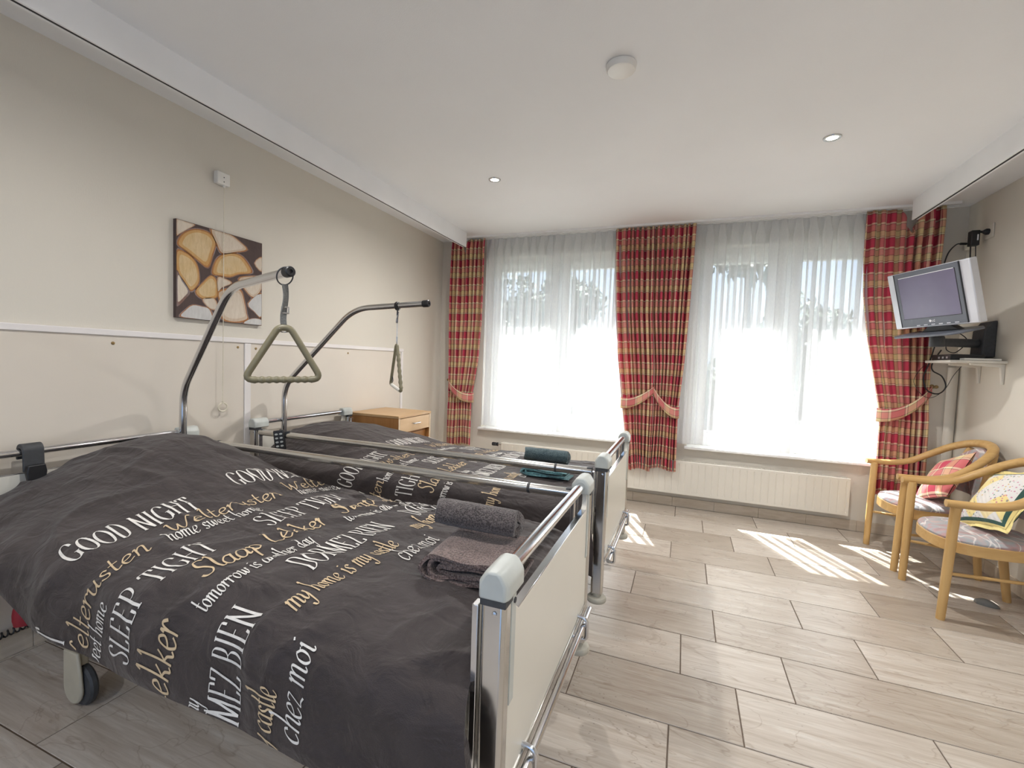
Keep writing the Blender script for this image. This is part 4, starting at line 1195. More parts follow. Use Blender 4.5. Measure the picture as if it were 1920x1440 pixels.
def curtain(xl, xr, top, bot, waves, seed, label, tie, cloth_w, notch=None):
    pinch = lambda z: interp(z, [tie['z'] - 0.35, tie['z'] - 0.02, tie['z'] + 0.02, tie['z'] + 0.6, top - 0.1, top], [1.0, 0.65, 0.65, 1.0, 0.9, 0.45])
    G, UV = drape(xl, xr, top, bot, waves, 0.030, YC, seed, cloth_w, notch, squeeze=pinch)
    b = MB(); b.grid(G, 0, UV)
    ob = b.build('curtain', 'plaid', solid=0.0022, angle=80)
    tag(ob, label, 'curtain', 'plaid curtains at the windows')
    # gathered heading tape
    # tieback: a shaped band sweeping round the pinched cloth to a hook
    z = tie['z']; a, c = xl(z) - 0.010, xr(z) + 0.010
    hx, hz = tie['hook']; side = tie['side']       # side -1: hook on the left
    n = 46; G = []; UV = []
    for k in range(n + 1):
        t = k / n * 2 * PI
        cx, rx = (a + c) / 2, (c - a) / 2
        x = cx + rx * math.cos(t); y = YC + 0.060 * math.sin(t)
        # height: low at the free side, climbing to the hook side
        fr = (x - a) / (c - a); fr = min(1.0, max(0.0, fr if side > 0 else 1 - fr))
        zc = z - 0.010 + (hz - z) * fr ** 1.6
        hw = 0.050 - 0.020 * fr
        sag = 0.016 * math.sin(PI * fr) 
        row = [(x, y + 0.004 * math.cos(t * 2), zc - sag + hw * q) for q in (-1, -0.5, 0, 0.5, 1)]
        G.append(row); UV.append([(k / n * 0.75, q * hw) for q in (-1, -0.5, 0, 0.5, 1)])
    tb = MB(); tb.grid(G, 0, UV)
    to = tb.build('tieback', 'plaid_tie', ob, solid=0.004, angle=70)
    hb = MB(); ex = (c if side > 0 else a)
    hb.lathe([(0.016, 0), (0.016, 0.003), (0.006, 0.006), (0.005, 0.05), (0.012, 0.058), (0.0135, 0.066), (0.010, 0.074), (0.003, 0.077)], (hx, YF - 0.002, hz + 0.012), (0, -1, 0), 18)
    hb.tube([(ex - side * 0.012, YC, hz - 0.004), (hx - side * 0.004, YC + 0.05, hz + 0.006), (hx + side * 0.006, YF - 0.040, hz + 0.012)], 0.0022, 8)
    hb.build('tieback_hook', 'gold', ob)
    return ob
def curve(zs, xs):
    def f(z):
        # smooth (cosine) interpolation of edge positions, given from top to bottom
        Z = zs[::-1]; X = xs[::-1]
        if z <= Z[0]: return X[0]
        if z >= Z[-1]: return X[-1]
        i = int(np.searchsorted(Z, z)) - 1; i = max(0, min(i, len(Z) - 2))
        return float(np.interp(z, Z, X))
    return f
TOPC = 2.462
curtain(curve([2.46, 1.6, 0.9, 0.37], [-2.295, -2.292, -2.285, -2.290]), curve([2.46, 2.2, 1.65, 1.25, 0.98, 0.86, 0.37], [-1.925, -1.925, -1.928, -1.955, -2.000, -2.022, -2.018]), TOPC, 0.365, 8, 1,
        'plaid curtain at the left side of the left window, by the head wall', dict(z=0.875, hook=(-2.335, 1.02), side=-1), 0.85, notch=lambda t: max(0.0, 0.13 * (1 - abs(t - 0.40) / 0.10)))
curtain(curve([2.46, 2.2, 1.7, 1.3, 1.0, 0.92, 0.32], [-0.645, -0.640, -0.610, -0.570, -0.530, -0.518, -0.440]), curve([2.46, 1.7, 1.25, 0.92, 0.32], [-0.306, -0.292, -0.262, -0.252, -0.252]), TOPC + 0.004, 0.320, 8, 2,
        'plaid curtain between the windows, the half tied back over the left window', dict(z=0.925, hook=(-0.262, 1.055), side=1), 0.95)
curtain(curve([2.46, 1.7, 1.25, 0.90, 0.345], [-0.304, -0.286, -0.250, -0.242, -0.250]), curve([2.46, 2.2, 1.7, 1.3, 1.0, 0.88, 0.345], [0.026, 0.022, 0.005, -0.012, -0.032, -0.042, -0.036]), TOPC + 0.004, 0.345, 8, 3,
        'plaid curtain between the windows, the half tied back beside the right window', dict(z=0.865, hook=(-0.272, 1.045), side=-1), 0.95)
curtain(curve([2.46, 2.1, 1.82, 1.5, 1.2, 1.02, 0.92, 0.35], [1.210, 1.216, 1.235, 1.278, 1.335, 1.372, 1.388, 1.385]), curve([2.46, 2.2, 1.9, 1.5, 1.08, 0.92, 0.35], [1.690, 1.685, 1.678, 1.670, 1.672, 1.680, 1.684]), TOPC + 0.006, 0.33, 8, 4,
        'plaid curtain at the right side of the right window, behind the chairs', dict(z=0.955, hook=(1.735, 1.16), side=1), 0.80, notch=lambda t: max(0.0, 0.19 * (1 - abs(t - 0.60) / 0.13)))

# sheer voile with pinch pleats
YS = YF - 0.072
def sheer(x0, x1, waves, seed, label, y):
    nx = waves * 20; G = []; nz = 46
    rnd = random.Random(seed); am = [rnd.uniform(0.8, 1.1) for _ in range(waves + 2)]; ph = [rnd.uniform(-0.35, 0.35) for _ in range(waves + 2)]
    for i in range(nz + 1):
        tz = i / nz; row = []
        for j in range(nx + 1):
            t = j / nx; w = t * waves; k = int(min(w, waves - 1)); f = w - k
            top, bot = 2.468, 0.585
            z = bot + (top - bot) * tz
            A = (am[k] * (1 - f) + am[k + 1] * f) * (0.031 if z < 2.33 else 0.031 * max(0.35, (2.468 - z) / 0.138))
            phs = 2 * PI * w + (ph[k] * (1 - f) + ph[k + 1] * f) + 0.10 * math.sin(z * 1.7 + seed)
            s = math.sin(phs)
            s = math.copysign(abs(s) ** 0.8, s)
            x = x0 + (x1 - x0) * t - (0.23 * min(1.0, max(0.0, (2.47 - z) / 0.12))) * (x1 - x0) / waves * math.sin(2 * phs)
            row.append((x, y + A * s, z - (0.006 * s + 0.012 * noise.noise(Vector((t * 6, seed, 0)))) * (1 - tz) ** 2))
        G.append(row)
    b = MB(); b.grid(G)
    # stiff heading tape doubled behind the top edge
    b.grid([[(q[0], q[1] + 0.003, q[2]) for q in row] for row in G[-3:]])
    ob = b.build('sheer_curtain', 'sheer', angle=80)
    tag(ob, label, 'sheer curtain', 'sheer curtains at the windows')
    hm = MB()
    for k in range(waves * 1):
        x = x0 + (x1 - x0) * (k + 0.5) / waves
        hm.tube([(x, y + 0.012, 2.466), (x + 0.002, y + 0.013, 2.40), (x, y + 0.012, 2.385)], [0.006, 0.0035, 0.002], 6)
    hm.build('pinch_pleats', 'sheer', ob)
    return ob
sheer(-1.935, -1.235, 8, 11, 'left half of the sheer curtain over the left window', YS)
sheer(-1.262, -0.490, 8, 12, 'right half of the sheer curtain over the left window', YS - 0.004)
sheer(-0.030, 0.640, 7, 13, 'left half of the sheer curtain over the right window', YS)
sheer(0.612, 1.405, 8, 14, 'right half of the sheer curtain over the right window', YS - 0.004)
r_ = MB(); r_.box((-2.34, YC - 0.03, ZC - 0.018), (1.76, YC - 0.006, ZC - 0.0005)); r_.box((-2.34, YC + 0.006, ZC - 0.018), (1.76, YC + 0.030, ZC - 0.0005))
r_.box((-2.34, YC + 0.050, ZC - 0.016), (1.76, YC + 0.075, ZC - 0.0005))
tag(r_.build('curtain_rail', 'beam'), 'white curtain track running along the ceiling above both windows', 'curtain rail')

# ================================================================== chairs
def chair(x, y, rz, label, seed):
    R = thing('armchair', label, 'chair', (x, y, 0), 'bentwood armchairs by the right wall', rz)
    # local frame: front faces -x, origin at seat centre on the floor
    sh = 0.405
    def leg(px, py, ztop, qx, qy, r0, r1, name):
        pts = smooth_path([(px, py, 0), (px * 0.5 + qx * 0.5, py * 0.5 + qy * 0.5, ztop * 0.5), (qx, qy, ztop)], 6)
        n = len(pts); rs = [r0 + (r1 - r0) * min(1, 2 * i / n) for i in range(n)]
        return MB().tube(pts, rs, 14).build(name, 'beech', R, local=True)
    for s in (-1, 1):
        leg(-0.235, s * 0.235, 0.605, -0.215, s * 0.250, 0.0185, 0.0215, 'leg')
        bl = smooth_path([(0.215, s * 0.165, 0), (0.190, s * 0.175, 0.22), (0.175, s * 0.180, 0.42), (0.215, s * 0.165, 0.62), (0.262, s * 0.125, 0.785)], 6)
        MB().tube(bl, [0.0180 + 0.004 * math.sin(PI * k / (len(bl) - 1)) for k in range(len(bl))], 14).build('leg', 'beech', R, local=True)
    # bow arm rail
    half = [(-0.262, 0.262, 0.612), (-0.20, 0.266, 0.612), (-0.10, 0.270, 0.616), (0.00, 0.268, 0.640), (0.10, 0.250, 0.702), (0.19, 0.205, 0.768), (0.255, 0.120, 0.812), (0.277, 0.0, 0.826)]
    bow = smooth_path(half + [(a, -b_, c) for a, b_, c in half[-2::-1]], 7)
    n = len(bow); rs = [0.0190 + 0.005 * math.sin(PI * k / (n - 1)) ** 2 for k in range(n)]
    MB().tube(bow, rs, 14, flat=(1.0, 1.15)).build('arm_rail', 'beech_x', R, local=True)
    # seat frame: rounded apron ring
    def outline(k, dx=0.0):
        out = []
        for i in range(40):
            a = 2 * PI * i / 40; c, s = math.cos(a), math.sin(a)
            ex = 2.6; r = (abs(c) ** ex + abs(s) ** ex) ** (-1 / ex)
            wy = 0.232 - 0.030 * (c * r + 1) / 2
            out.append((0.235 * c * r * k - 0.012 + dx, wy * s * r * k))
        return out
    b = MB(); O = outline(1.0); I = outline(0.90)
    rings = [[(p[0], p[1], sh - 0.062) for p in O], [(p[0], p[1], sh - 0.006) for p in O], [(p[0], p[1], sh - 0.006) for p in I], [(p[0], p[1], sh - 0.062) for p in I]]
    rings.append(rings[0])
    G = [[rings[r][i % 40] for r in range(5)] for i in range(41)]
    b.grid(G); b.build('seat_frame', 'beech_x', R, local=True, bevel=0.003)
    # upholstered seat
    b = MB(); G = []
    for k, (kk, z) in enumerate(((0.02, 0.036), (0.35, 0.035), (0.65, 0.032), (0.85, 0.026), (0.95, 0.016), (0.985, 0.004), (0.97, -0.02))):
        G.append([(p[0], p[1], sh + z) for p in outline(kk)] + [(outline(kk)[0][0], outline(kk)[0][1], sh + z)])
    b.grid(G); so = b.build('seat_pad', 'uphol', R, local=True)
    # curved upholstered back between the rear legs
    b = MB(); G = []; Gb = []
    for i in range(13):
        t = i / 12; row = []; rb = []
        for j in range(17):
            q = -1 + 2 * j / 16
            zt = 0.795 - 0.115 * abs(q) ** 2.2; z = 0.50 + (zt - 0.50) * t
            lean = 0.205 + (z - 0.45) * 0.17
            x = lean - 0.055 * q * q
            e = (1 - abs(q) ** 6) * (1 - abs(2 * t - 1) ** 6)
            row.append((x - 0.010 - 0.014 * e, q * 0.165, z)); rb.append((x + 0.012, q * 0.165, z))
        G.append(row); Gb.append(rb)
    b.grid(G); b.grid(Gb)
    ring = lambda M_: [M_[0][j] for j in range(17)] + [M_[i][16] for i in range(1, 13)] + [M_[12][j] for j in range(15, -1, -1)] + [M_[i][0] for i in range(11, -1, -1)]
    b.grid([ring(G), ring(Gb)])
    b.build('back_pad', 'uphol', R, local=True)
    # side and cross stretchers
    for s in (-1, 1):
        MB().tube([(-0.226, s * 0.240, 0.245), (0.190, s * 0.174, 0.235)], 0.0085, 10).build('stretcher', 'beech_x', R, local=True)
    MB().tube([(0.188, -0.172, 0.30), (0.188, 0.172, 0.30)], 0.0085, 10).build('stretcher', 'beech', R, local=True)
    return R
chair(1.545, 3.775, 0.0, 'bentwood armchair in the corner below the television, holding the red plaid cushion', 1)
chair(1.535, 3.165, -0.02, 'bentwood armchair farther from the window, holding the yellow patchwork cushion', 2)

# ================================================================== cushions
def cushion(name, c, ax, ay, w, h, th, m, label, flange=0.0, seed=0):
    """square cushion: ax, ay in-plane unit axes"""
    C = Vector(c); A = Vector(ax).normalized(); B = Vector(ay); B = (B - A * B.dot(A)).normalized(); Nn = A.cross(B)
    n = 30; b = MB()
    for sg in (1, -1):
        G = []; UV = []
        for i in range(n + 1):
            row = []; ur = []
            for j in range(n + 1):
                u, v = -1 + 2 * i / n, -1 + 2 * j / n
                k = max(0.0, (1 - abs(u) ** 2.6) * (1 - abs(v) ** 2.6)) ** 0.62
                # edges pull in between the corners
                pu = u * (1 - 0.075 * (1 - v * v)); pv = v * (1 - 0.075 * (1 - u * u))
                nz = 0.007 * noise.noise(Vector((u * 2.5, v * 2.5, seed))) * k
                row.append(C + A * (pu * w / 2) + B * (pv * h / 2) + Nn * (sg * (th / 2 * k + nz + 0.002)))
                ur.append((u * w / 2, v * h / 2))
            G.append(row); UV.append(ur)
        b.grid(G, 0, UV)
    if flange:
        P = []
        for (u0, v0, u1, v1) in ((-1, -1, 1, -1), (1, -1, 1, 1), (1, 1, -1, 1), (-1, 1, -1, -1)):
            for q in range(n):
                P.append((u0 + (u1 - u0) * q / n, v0 + (v1 - v0) * q / n))
        G = []; UV = []
        for i in range(len(P) + 1):
            u, v = P[i % len(P)]
            pu = u * (1 - 0.075 * (1 - v * v)); pv = v * (1 - 0.075 * (1 - u * u))
            f = 1 + flange / (w / 2)
            wv = 0.006 * math.sin(i * 0.55)
            G.append([C + A * (pu * w / 2 * 0.96) + B * (pv * h / 2 * 0.96), C + A * (pu * w / 2 * f) + B * (pv * h / 2 * f) + Nn * wv])
            UV.append([(u * w / 2 * 0.99, v * h / 2 * 0.99), (u * (w / 2 + flange), v * (h / 2 + flange))])
        b.grid(G, 0, UV)
    return tag(b.build(name, m, angle=75), label, 'cushion', 'cushions on the armchairs')
cushion('cushion', (1.610, 3.745, 0.590), (0.10, -0.93, 0.36), (0.52, 0.26, 0.82), 0.35, 0.35, 0.10, 'plaid_cushion', 'red and yellow plaid cushion leaning on the chair in the corner', 0, 2)
cushion('cushion', (1.605, 3.165, 0.606), (0.10, -0.96, 0.24), (0.55, 0.17, 0.80), 0.365, 0.365, 0.11, 'patch', 'yellow and white patchwork cushion with dark green edging on the other chair', 0.022, 5)
# ================================================================== radiator
def radiator():
    x0, x1, z0, z1, yf, yb = -1.692, 1.246, 0.138, 0.432, YF - 0.098, YF - 0.028
    R = thing('radiator', 'long low cream panel radiator below both windows', 'radiator', ((x0 + x1) / 2, YF - 0.06, z0))
    b = MB(); xs = [x0 + 0.022]; per = 0.0535
    prof = []
    x = x0 + 0.022
    n = int((x1 - x0 - 0.044) / per)
    per = (x1 - x0 - 0.044) / n
    cols = [(x0, 0), (x0 + 0.0215, 0)]
    for k in range(n + 1):
        xc = x0 + 0.022 + k * per
        cols += [(xc + 0.0005 if k == 0 else xc - 0.0045, 0.0), (xc + 0.001 if k == 0 else xc - 0.0015, 0.0035), (xc + 0.0015, 0.0035), (xc + 0.0045, 0.0)]
    cols += [(x1 - 0.0165, 0), (x1, 0)]
    cols = sorted(cols)
    G = []
    for (x, dpt) in cols:
        G.append([(x, yf, z0), (x, yf, z0 + 0.020), (x, yf + dpt, z0 + 0.026), (x, yf + dpt, z1 - 0.030), (x, yf, z1 - 0.024), (x, yf, z1 - 0.006), (x, yf + 0.006, z1)])
    b.grid(G)
    b.box((x0, yf + 0.0065, z0 + 0.001), (x1, yf + 0.010, z1 - 0.001)); b.box((x0, yb - 0.004, z0), (x1, yb, z1 - 0.002))
    b.box((x0, yf + 0.0101, z0 + 0.001), (x0 + 0.002, yb - 0.0041, z1 - 0.004)); b.box((x1 - 0.002, yf + 0.0101, z0 + 0.001), (x1, yb - 0.0041, z1 - 0.004))
    b.build('front_panel', 'radiator', R, angle=25)
    g = MB(); k = x0 + 0.008
    g.box((x0 + 0.003, yf + 0.012, z1 - 0.012), (x1 - 0.003, yf + 0.016, z1)); g.box((x0 + 0.003, yb - 0.010, z1 - 0.012), (x1 - 0.003, yb - 0.006, z1))
    while k < x1 - 0.008:
        g.box((k, yf + 0.0162, z1 - 0.012), (k + 0.005, yb - 0.0102, z1 - 0.001)); k += 0.0125
    g.build('top_grille', 'radiator', R)
    br = MB()
    for x in (-1.4, -0.2, 1.0): br.box((x - 0.015, yb + 0.0005, z0 + 0.05), (x + 0.015, YF - 0.0005, z1 - 0.04))
    br.build('wall_bracket', 'radiator', R)
    v = MB(); xv, yv, zv = x0, YF - 0.063, 0.402
    v.cyl((xv - 0.001, yv, zv), (xv - 0.045, yv, zv), 0.0085, 14); v.build('valve_body', 'alu', R)
    h = MB(); h.lathe([(0.012, 0.0), (0.019, 0.006), (0.019, 0.016), (0.014, 0.020), (0.017, 0.026), (0.0185, 0.060), (0.016, 0.068), (0.008, 0.070)], (xv - 0.044, yv, zv), (-1, 0, 0), 22); h.build('valve_knob', 'black', R)
    p = MB(); p.tube(rounded([(xv - 0.030, yv, zv), (xv - 0.030, yv, 0.20), (xv - 0.030, yv, 0.0)], 0.02), 0.0075, 12); p.build('supply_pipe', 'radiator', R)
radiator()

# ================================================================== canvas picture and pull cord
LOGS = {
 'A': [(0.024, 0.742), (0.037, 0.806), (0.086, 0.878), (0.169, 0.931), (0.253, 0.951), (0.341, 0.942), (0.394, 0.902), (0.411, 0.845), (0.374, 0.716), (0.323, 0.585), (0.215, 0.635), (0.108, 0.698)],
 'B': [(0.005, 0.995), (0.095, 0.995), (0.186, 0.99), (0.111, 0.921), (0.038, 0.859), (0.005, 0.842)],
 'C': [(0.364, 0.995), (0.496, 0.995), (0.592, 0.992), (0.69, 0.951), (0.791, 0.88), (0.648, 0.814), (0.489, 0.764), (0.43, 0.849)],
 'D': [(0.01, 0.67), (0.084, 0.676), (0.157, 0.641), (0.206, 0.582), (0.231, 0.494), (0.23, 0.4), (0.186, 0.327), (0.14, 0.301), (0.08, 0.38), (0.01, 0.483)],
 'E': [(0.389, 0.518), (0.399, 0.607), (0.446, 0.703), (0.531, 0.764), (0.628, 0.792), (0.728, 0.779), (0.81, 0.706), (0.851, 0.619), (0.695, 0.575), (0.586, 0.522), (0.472, 0.514)],
 'F': [(0.199, 0.295), (0.273, 0.398), (0.362, 0.488), (0.425, 0.445), (0.432, 0.323), (0.413, 0.26), (0.271, 0.231)],
 'G': [(0.27, 0.223), (0.399, 0.25), (0.439, 0.14), (0.348, 0.132)],
 'H': [(0.451, 0.325), (0.594, 0.379), (0.713, 0.385), (0.762, 0.27), (0.792, 0.133), (0.801, 0.059), (0.638, 0.011), (0.494, 0.047), (0.477, 0.196)],
 'I': [(0.044, 0.015), (0.093, 0.085), (0.167, 0.145), (0.269, 0.142), (0.348, 0.123), (0.374, 0.005), (0.183, 0.005)],
 'J': [(0.814, 0.247), (0.995, 0.391), (0.995, 0.111), (0.898, 0.161)],
 'K': [(0.694, 0.511), (0.808, 0.565), (0.991, 0.583), (0.995, 0.449), (0.889, 0.331), (0.785, 0.394)],
 'L': [(0.009, 0.467), (0.056, 0.401), (0.132, 0.287), (0.086, 0.208), (0.017, 0.131), (0.006, 0.191)],
 'M': [(0.895, 0.74), (0.995, 0.83), (0.995, 0.661)],
 'N': [(0.439, 0.487), (0.528, 0.486), (0.604, 0.452), (0.489, 0.383), (0.442, 0.333)],
 'O': [(0.759, 0.007), (0.865, 0.073), (0.995, 0.072), (0.995, 0.007)],
}

def mat_log(name, c1, c2, c3):
    t = NT(name); v = t.coord()
    f = t.noise(t.coord(scale=(1, 22, 4), rot=(0.45, 0, 0)), 4.0, 5, 0.65, 0.9); g = t.noise(v, 9.0, 3)
    c = t.mix(0.55, t.ramp(f, [(0.3, c1), (0.7, c2)]), t.ramp(g, [(0.35, c2), (0.65, c3)]))
    return t.done(t.bsdf(c, 0.8, 0, None, 0.2))
M['log_tan'] = mat_log('canvas_wood_tan', (0.38, 0.23, 0.09, 1), (0.66, 0.49, 0.27, 1), (0.72, 0.58, 0.38, 1))
M['log_orange'] = mat_log('canvas_wood_orange', (0.40, 0.19, 0.06, 1), (0.58, 0.34, 0.13, 1), (0.62, 0.42, 0.20, 1))
M['log_cream'] = mat_log('canvas_wood_cream', (0.44, 0.34, 0.25, 1), (0.66, 0.58, 0.48, 1), (0.74, 0.66, 0.56, 1))
M['log_pale'] = mat_log('canvas_wood_pale', (0.42, 0.28, 0.19, 1), (0.60, 0.48, 0.36, 1), (0.62, 0.52, 0.42, 1))
M['log_white'] = mat_log('canvas_wood_white', (0.42, 0.40, 0.38, 1), (0.66, 0.65, 0.63, 1), (0.56, 0.55, 0.54, 1))
M['log_bark'] = mat_log('canvas_bark', (0.09, 0.045, 0.03, 1), (0.27, 0.14, 0.10, 1), (0.34, 0.34, 0.36, 1))
M['log_rim'] = mat_log('canvas_bark_rim', (0.36, 0.15, 0.05, 1), (0.45, 0.22, 0.08, 1), (0.30, 0.12, 0.06, 1))
M['log_dark'] = mat_log('canvas_gap_dark', (0.075, 0.050, 0.043, 1), (0.11, 0.08, 0.072, 1), (0.085, 0.062, 0.062, 1))  # dark gaps between the logs, part of the print
def picture():
    y0, y1, z0, z1, x0 = 1.568, 2.070, 1.414, 1.914, XL
    xf = x0 + 0.022
    b = MB(); b.box((x0 + 0.0005, y0, z0), (xf, y1, z1), 0)
    kinds = {'A': 1, 'B': 2, 'C': 2, 'D': 1, 'E': 1, 'F': 1, 'G': 2, 'H': 2, 'I': 3, 'J': 3, 'K': 2, 'L': 4, 'M': 2, 'N': 2, 'O': 3}
    def P(u, v, d): return (xf + d, y0 + (y1 - y0) * u, z0 + (z1 - z0) * v)
    for k, poly in LOGS.items():
        cu = sum(p[0] for p in poly) / len(poly); cv = sum(p[1] for p in poly) / len(poly)
        pts = smooth_path([(p[0], p[1], 0) for p in poly], 3, closed=True)
        cl = lambda a: min(0.996, max(0.004, a))
        for (sc, m, d) in ((1.12, 4, 0.0004), (1.06, 5 if kinds[k] < 4 else 4, 0.0007), (0.98, {1: 6, 2: 2, 3: 3, 4: 4}[kinds[k]], 0.0010), (0.80, {1: 1, 2: 7, 3: 3, 4: 7}[kinds[k]], 0.0013)):
            vs = [P(cl(cu + (p.x - cu) * sc), cl(cv + (p.y - cv) * sc), d) for p in pts]
            n = len(vs); c = P(cu, cv, d)
            b.add(vs + [c], [(i, (i + 1) % n, n) for i in range(n)], m)
    o = b.build('canvas_picture', ['log_dark', 'log_tan', 'log_pale', 'log_white', 'log_bark', 'log_rim', 'log_orange', 'log_cream'])
    tag(o, 'square unframed canvas print of stacked split logs on the head wall', 'picture')
picture()
def pull_cord():
    x, y, z = XL, 1.815, 2.204
    R = thing('pull_cord_switch', 'cream pull cord switch box high on the head wall with a long hanging cord', 'switch', (x, y, 0.905))
    sw = MB().box((x + 0.0005, y - 0.038, z - 0.034), (x + 0.034, y + 0.038, z + 0.034)).build('switch_box', 'white_plastic', R, bevel=0.006, bseg=3)
    for dz in (0.006, -0.018):
        MB().lathe([(0.003, 0), (0.003, 0.001)], (x + 0.0342, y, z + dz), (1, 0, 0), 10).build('screw', 'rubber', sw)
    MB().lathe([(0.005, 0.0), (0.0065, 0.006), (0.0065, 0.012)], (x + 0.030, y + 0.004, z - 0.047), (0, 0, 1), 12).build('cord_guide', 'white_plastic', R)
    MB().tube([(x + 0.030, y + 0.004, z - 0.046), (x + 0.030, y + 0.002, 1.55), (x + 0.030, y, 0.955)], 0.0019, 6).build('cord', 'cord', R)
    rg = [(x + 0.031, y + 0.026 * math.cos(2 * PI * k / 28), 0.931 + 0.024 * math.sin(2 * PI * k / 28)) for k in range(28)]
    g = MB(); g.tube(rg, 0.0045, 8, closed=True); g.cyl((x + 0.031, y, 0.950), (x + 0.031, y, 0.965), 0.006, 10); g.build('pull_ring', 'cord', R)
pull_cord()

# ================================================================== nightstand
def nightstand():
    x0, x1, y0, y1, zt = XL + 0.02, -1.995, 2.872, 3.330, 0.806
    R = thing('nightstand', 'brown wooden nightstand with one drawer between the far bed and the corner', 'nightstand', ((x0 + x1) / 2, (y0 + y1) / 2, 0))
    MB().box((x0, y0 - 0.004, zt - 0.020), (x1 + 0.004, y1 + 0.004, zt)).build('top', 'cherry_top', R, bevel=0.002)
    c = MB(); z0 = 0.07
    for ya, yb in ((y0, y0 + 0.018), (y1 - 0.018, y1)): c.box((x0, ya, z0), (x1 - 0.001, yb, zt - 0.0205))
    c.box((x0, y0 + 0.0185, z0), (x0 + 0.012, y1 - 0.0185, zt - 0.0205)); c.box((x0 + 0.0125, y0 + 0.0185, z0), (x1 - 0.03, y1 - 0.0185, z0 + 0.018)); c.box((x0 + 0.0125, y0 + 0.0185, 0.655), (x1 - 0.03, y1 - 0.0185, 0.670))
    c.build('cabinet', 'cherry', R)
    e = MB()
    for ya, yb in ((y0, y0 + 0.018), (y1 - 0.018, y1)): e.box((x1 - 0.001, ya, z0), (x1 + 0.002, yb, zt - 0.021))
    e.build('edge_strip', 'edge', R)
    d = MB().box((x1 - 0.020, y0 + 0.021, 0.672), (x1 + 0.001, y1 - 0.021, zt - 0.024)).build('drawer', 'drawer', R, bevel=0.0015)
    ym, zm = (y0 + y1) / 2, 0.733
    MB().tube(rounded([(x1, ym - 0.048, zm), (x1 + 0.022, ym - 0.046, zm), (x1 + 0.022, ym + 0.046, zm), (x1, ym + 0.048, zm)], 0.014), 0.0055, 10).build('handle', 'chrome', d)
    MB().box((x1 - 0.05, y0 + 0.021, 0.090), (x1 - 0.032, y1 - 0.021, 0.652)).build('door', 'cherry', R, bevel=0.0015)
    for x in (x0 + 0.05, x1 - 0.06):
        for y in (y0 + 0.04, y1 - 0.04):
            MB().cyl((x, y, 0.0), (x, y, 0.0695), 0.022, 14).build('leg', 'rubber', R)
nightstand()

